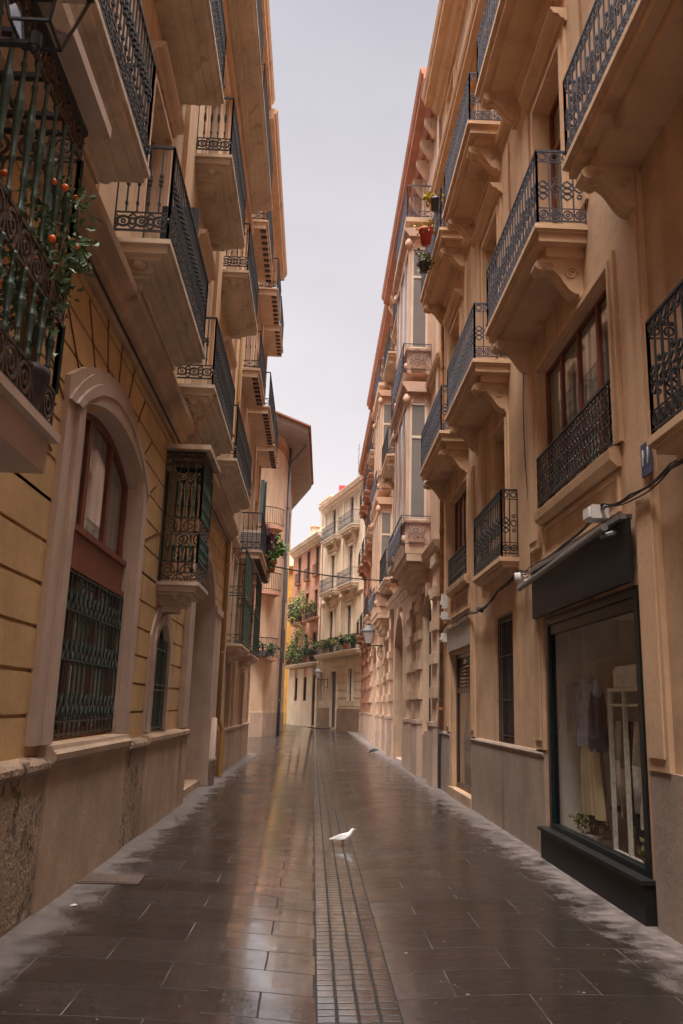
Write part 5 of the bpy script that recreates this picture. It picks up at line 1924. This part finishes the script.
# ------------------------------------------------------------------ pigeons
def bird(loc, label, mat, rz, legmat, peck=False, s=1.0):
    b = MB()
    # body as one closed skin along a spine: tail tip -> rump -> breast -> neck -> head -> beak
    if not peck:
        sp = [((-.17, .085), .004, .020), ((-.13, .090), .008, .030), ((-.085, .098), .018, .034), ((-.04, .108), .036, .042), ((.01, .118), .047, .046), ((.045, .128), .046, .042),
              ((.075, .148), .036, .033), ((.093, .172), .026, .024), ((.104, .195), .022, .021), ((.115, .212), .021, .019), ((.13, .218), .015, .014), ((.143, .215), .006, .006), ((.157, .209), .002, .002)]
    else:
        sp = [((-.17, .12), .004, .020), ((-.13, .118), .008, .030), ((-.085, .118), .02, .034), ((-.04, .118), .038, .042), ((.01, .112), .047, .046), ((.05, .098), .044, .042),
              ((.085, .078), .030, .028), ((.11, .060), .022, .022), ((.125, .045), .02, .02), ((.14, .034), .014, .014), ((.15, .02), .005, .005), ((.155, .008), .002, .002)]
    n = 12
    vs = []
    m = len(sp)
    for i, (c, rh, rw) in enumerate(sp):
        c0 = sp[max(0, i - 1)][0]
        c1 = sp[min(m - 1, i + 1)][0]
        d = Vector((c1[0] - c0[0], 0, c1[1] - c0[1])).normalized()
        up = Vector((-d.z, 0, d.x))
        for k in range(n):
            a = 2 * pi * k / n
            p = Vector((c[0], 0, c[1])) + up * (sin(a) * rh) + Vector((0, cos(a) * rw, 0))
            vs.append(tuple(p))
    fs = [(i * n + k, i * n + (k + 1) % n, (i + 1) * n + (k + 1) % n, (i + 1) * n + k) for i in range(m - 1) for k in range(n)]
    fs += [tuple(reversed(range(n))), tuple(range((m - 1) * n, m * n))]
    b.idx(vs, fs, True)
    o = make('pigeon', b, mat, None, loc, rz)
    o.scale = (s, s, s * (.86 if not peck else 1))
    tag(o, label, 'bird')
    # folded wings
    for sd in (-1, 1):
        w = MB()
        pts = [(.05, .138), (.02, .155), (-.04, .146), (-.10, .118), (-.155, .094), (-.10, .092), (-.04, .088), (.02, .098)]
        if peck:
            pts = [(.05, .12), (.02, .15), (-.04, .150), (-.10, .135), (-.155, .124), (-.10, .108), (-.04, .096), (.02, .094)]
        yy = [.036, .030, .030, .024, .010, .026, .044, .050]
        vs = [(p[0], sd * (y + .006), p[1]) for p, y in zip(pts, yy)] + [(p[0], sd * (y - .004), p[1]) for p, y in zip(pts, yy)]
        k = len(pts)
        w.idx(vs, [tuple(range(k)), tuple(range(2 * k - 1, k - 1, -1))] + [(i, (i + 1) % k, k + (i + 1) % k, k + i) for i in range(k)])
        make('wing', w, 'feather_grey' if mat == 'feather' else mat, o)
        lg = MB().bar((.0, sd * .018, .085), (.005, sd * .02, .05), .009, 6, .004).bar((.005, sd * .02, .05), (-.005, sd * .022, .004), .0028, 5)
        for a in (-35, 0, 35, 180):
            lg.bar((-.005, sd * .022, .004), (-.005 + cos(radians(a)) * .03, sd * .022 + sin(radians(a)) * .03, .003), .003, 4)
        make('leg', lg, legmat, o)
        make('eye', MB().lathe([(.0005, -.003), (.003, 0), (.0005, .003)], (.121 if not peck else .128, sd * .019, .216 if not peck else .048), 6), 'black', o)
    return o
bird((.44, 10.95, -.054), 'white pigeon standing on the wet cobble strip in mid street', 'feather', radians(8), 'birdleg')
bird((2.25, 31.0, .0), 'small dark pigeon pecking on the paving near the right-hand wall', 'feather_dark', radians(170), 'birdleg', True, 1.25)

# drain cover, litter
o = make('drain_cover', MB().box(-.28, .28, -.2, .2, .001, .010).box(-.24, .24, -.16, .16, .0101, .014), 'iron_rust', None, (-1.78, 8.3, 0), radians(2))
tag(o, 'small rusty iron drain cover in the dry strip by the left plinth', 'drain cover')
o = make('paper_scrap', MB().idx([(-.05, -.03, .004), (.05, -.035, .02), (.06, .03, .006), (0, .05, .025), (-.05, .03, .006)], [(0, 1, 2, 3, 4)]), 'cloth_white', None, (-1.83, 7.25, 0.002))
tag(o, 'crumpled scrap of white paper on the dry paving by the left wall', 'litter')
o.scale = (.55, .55, .55)
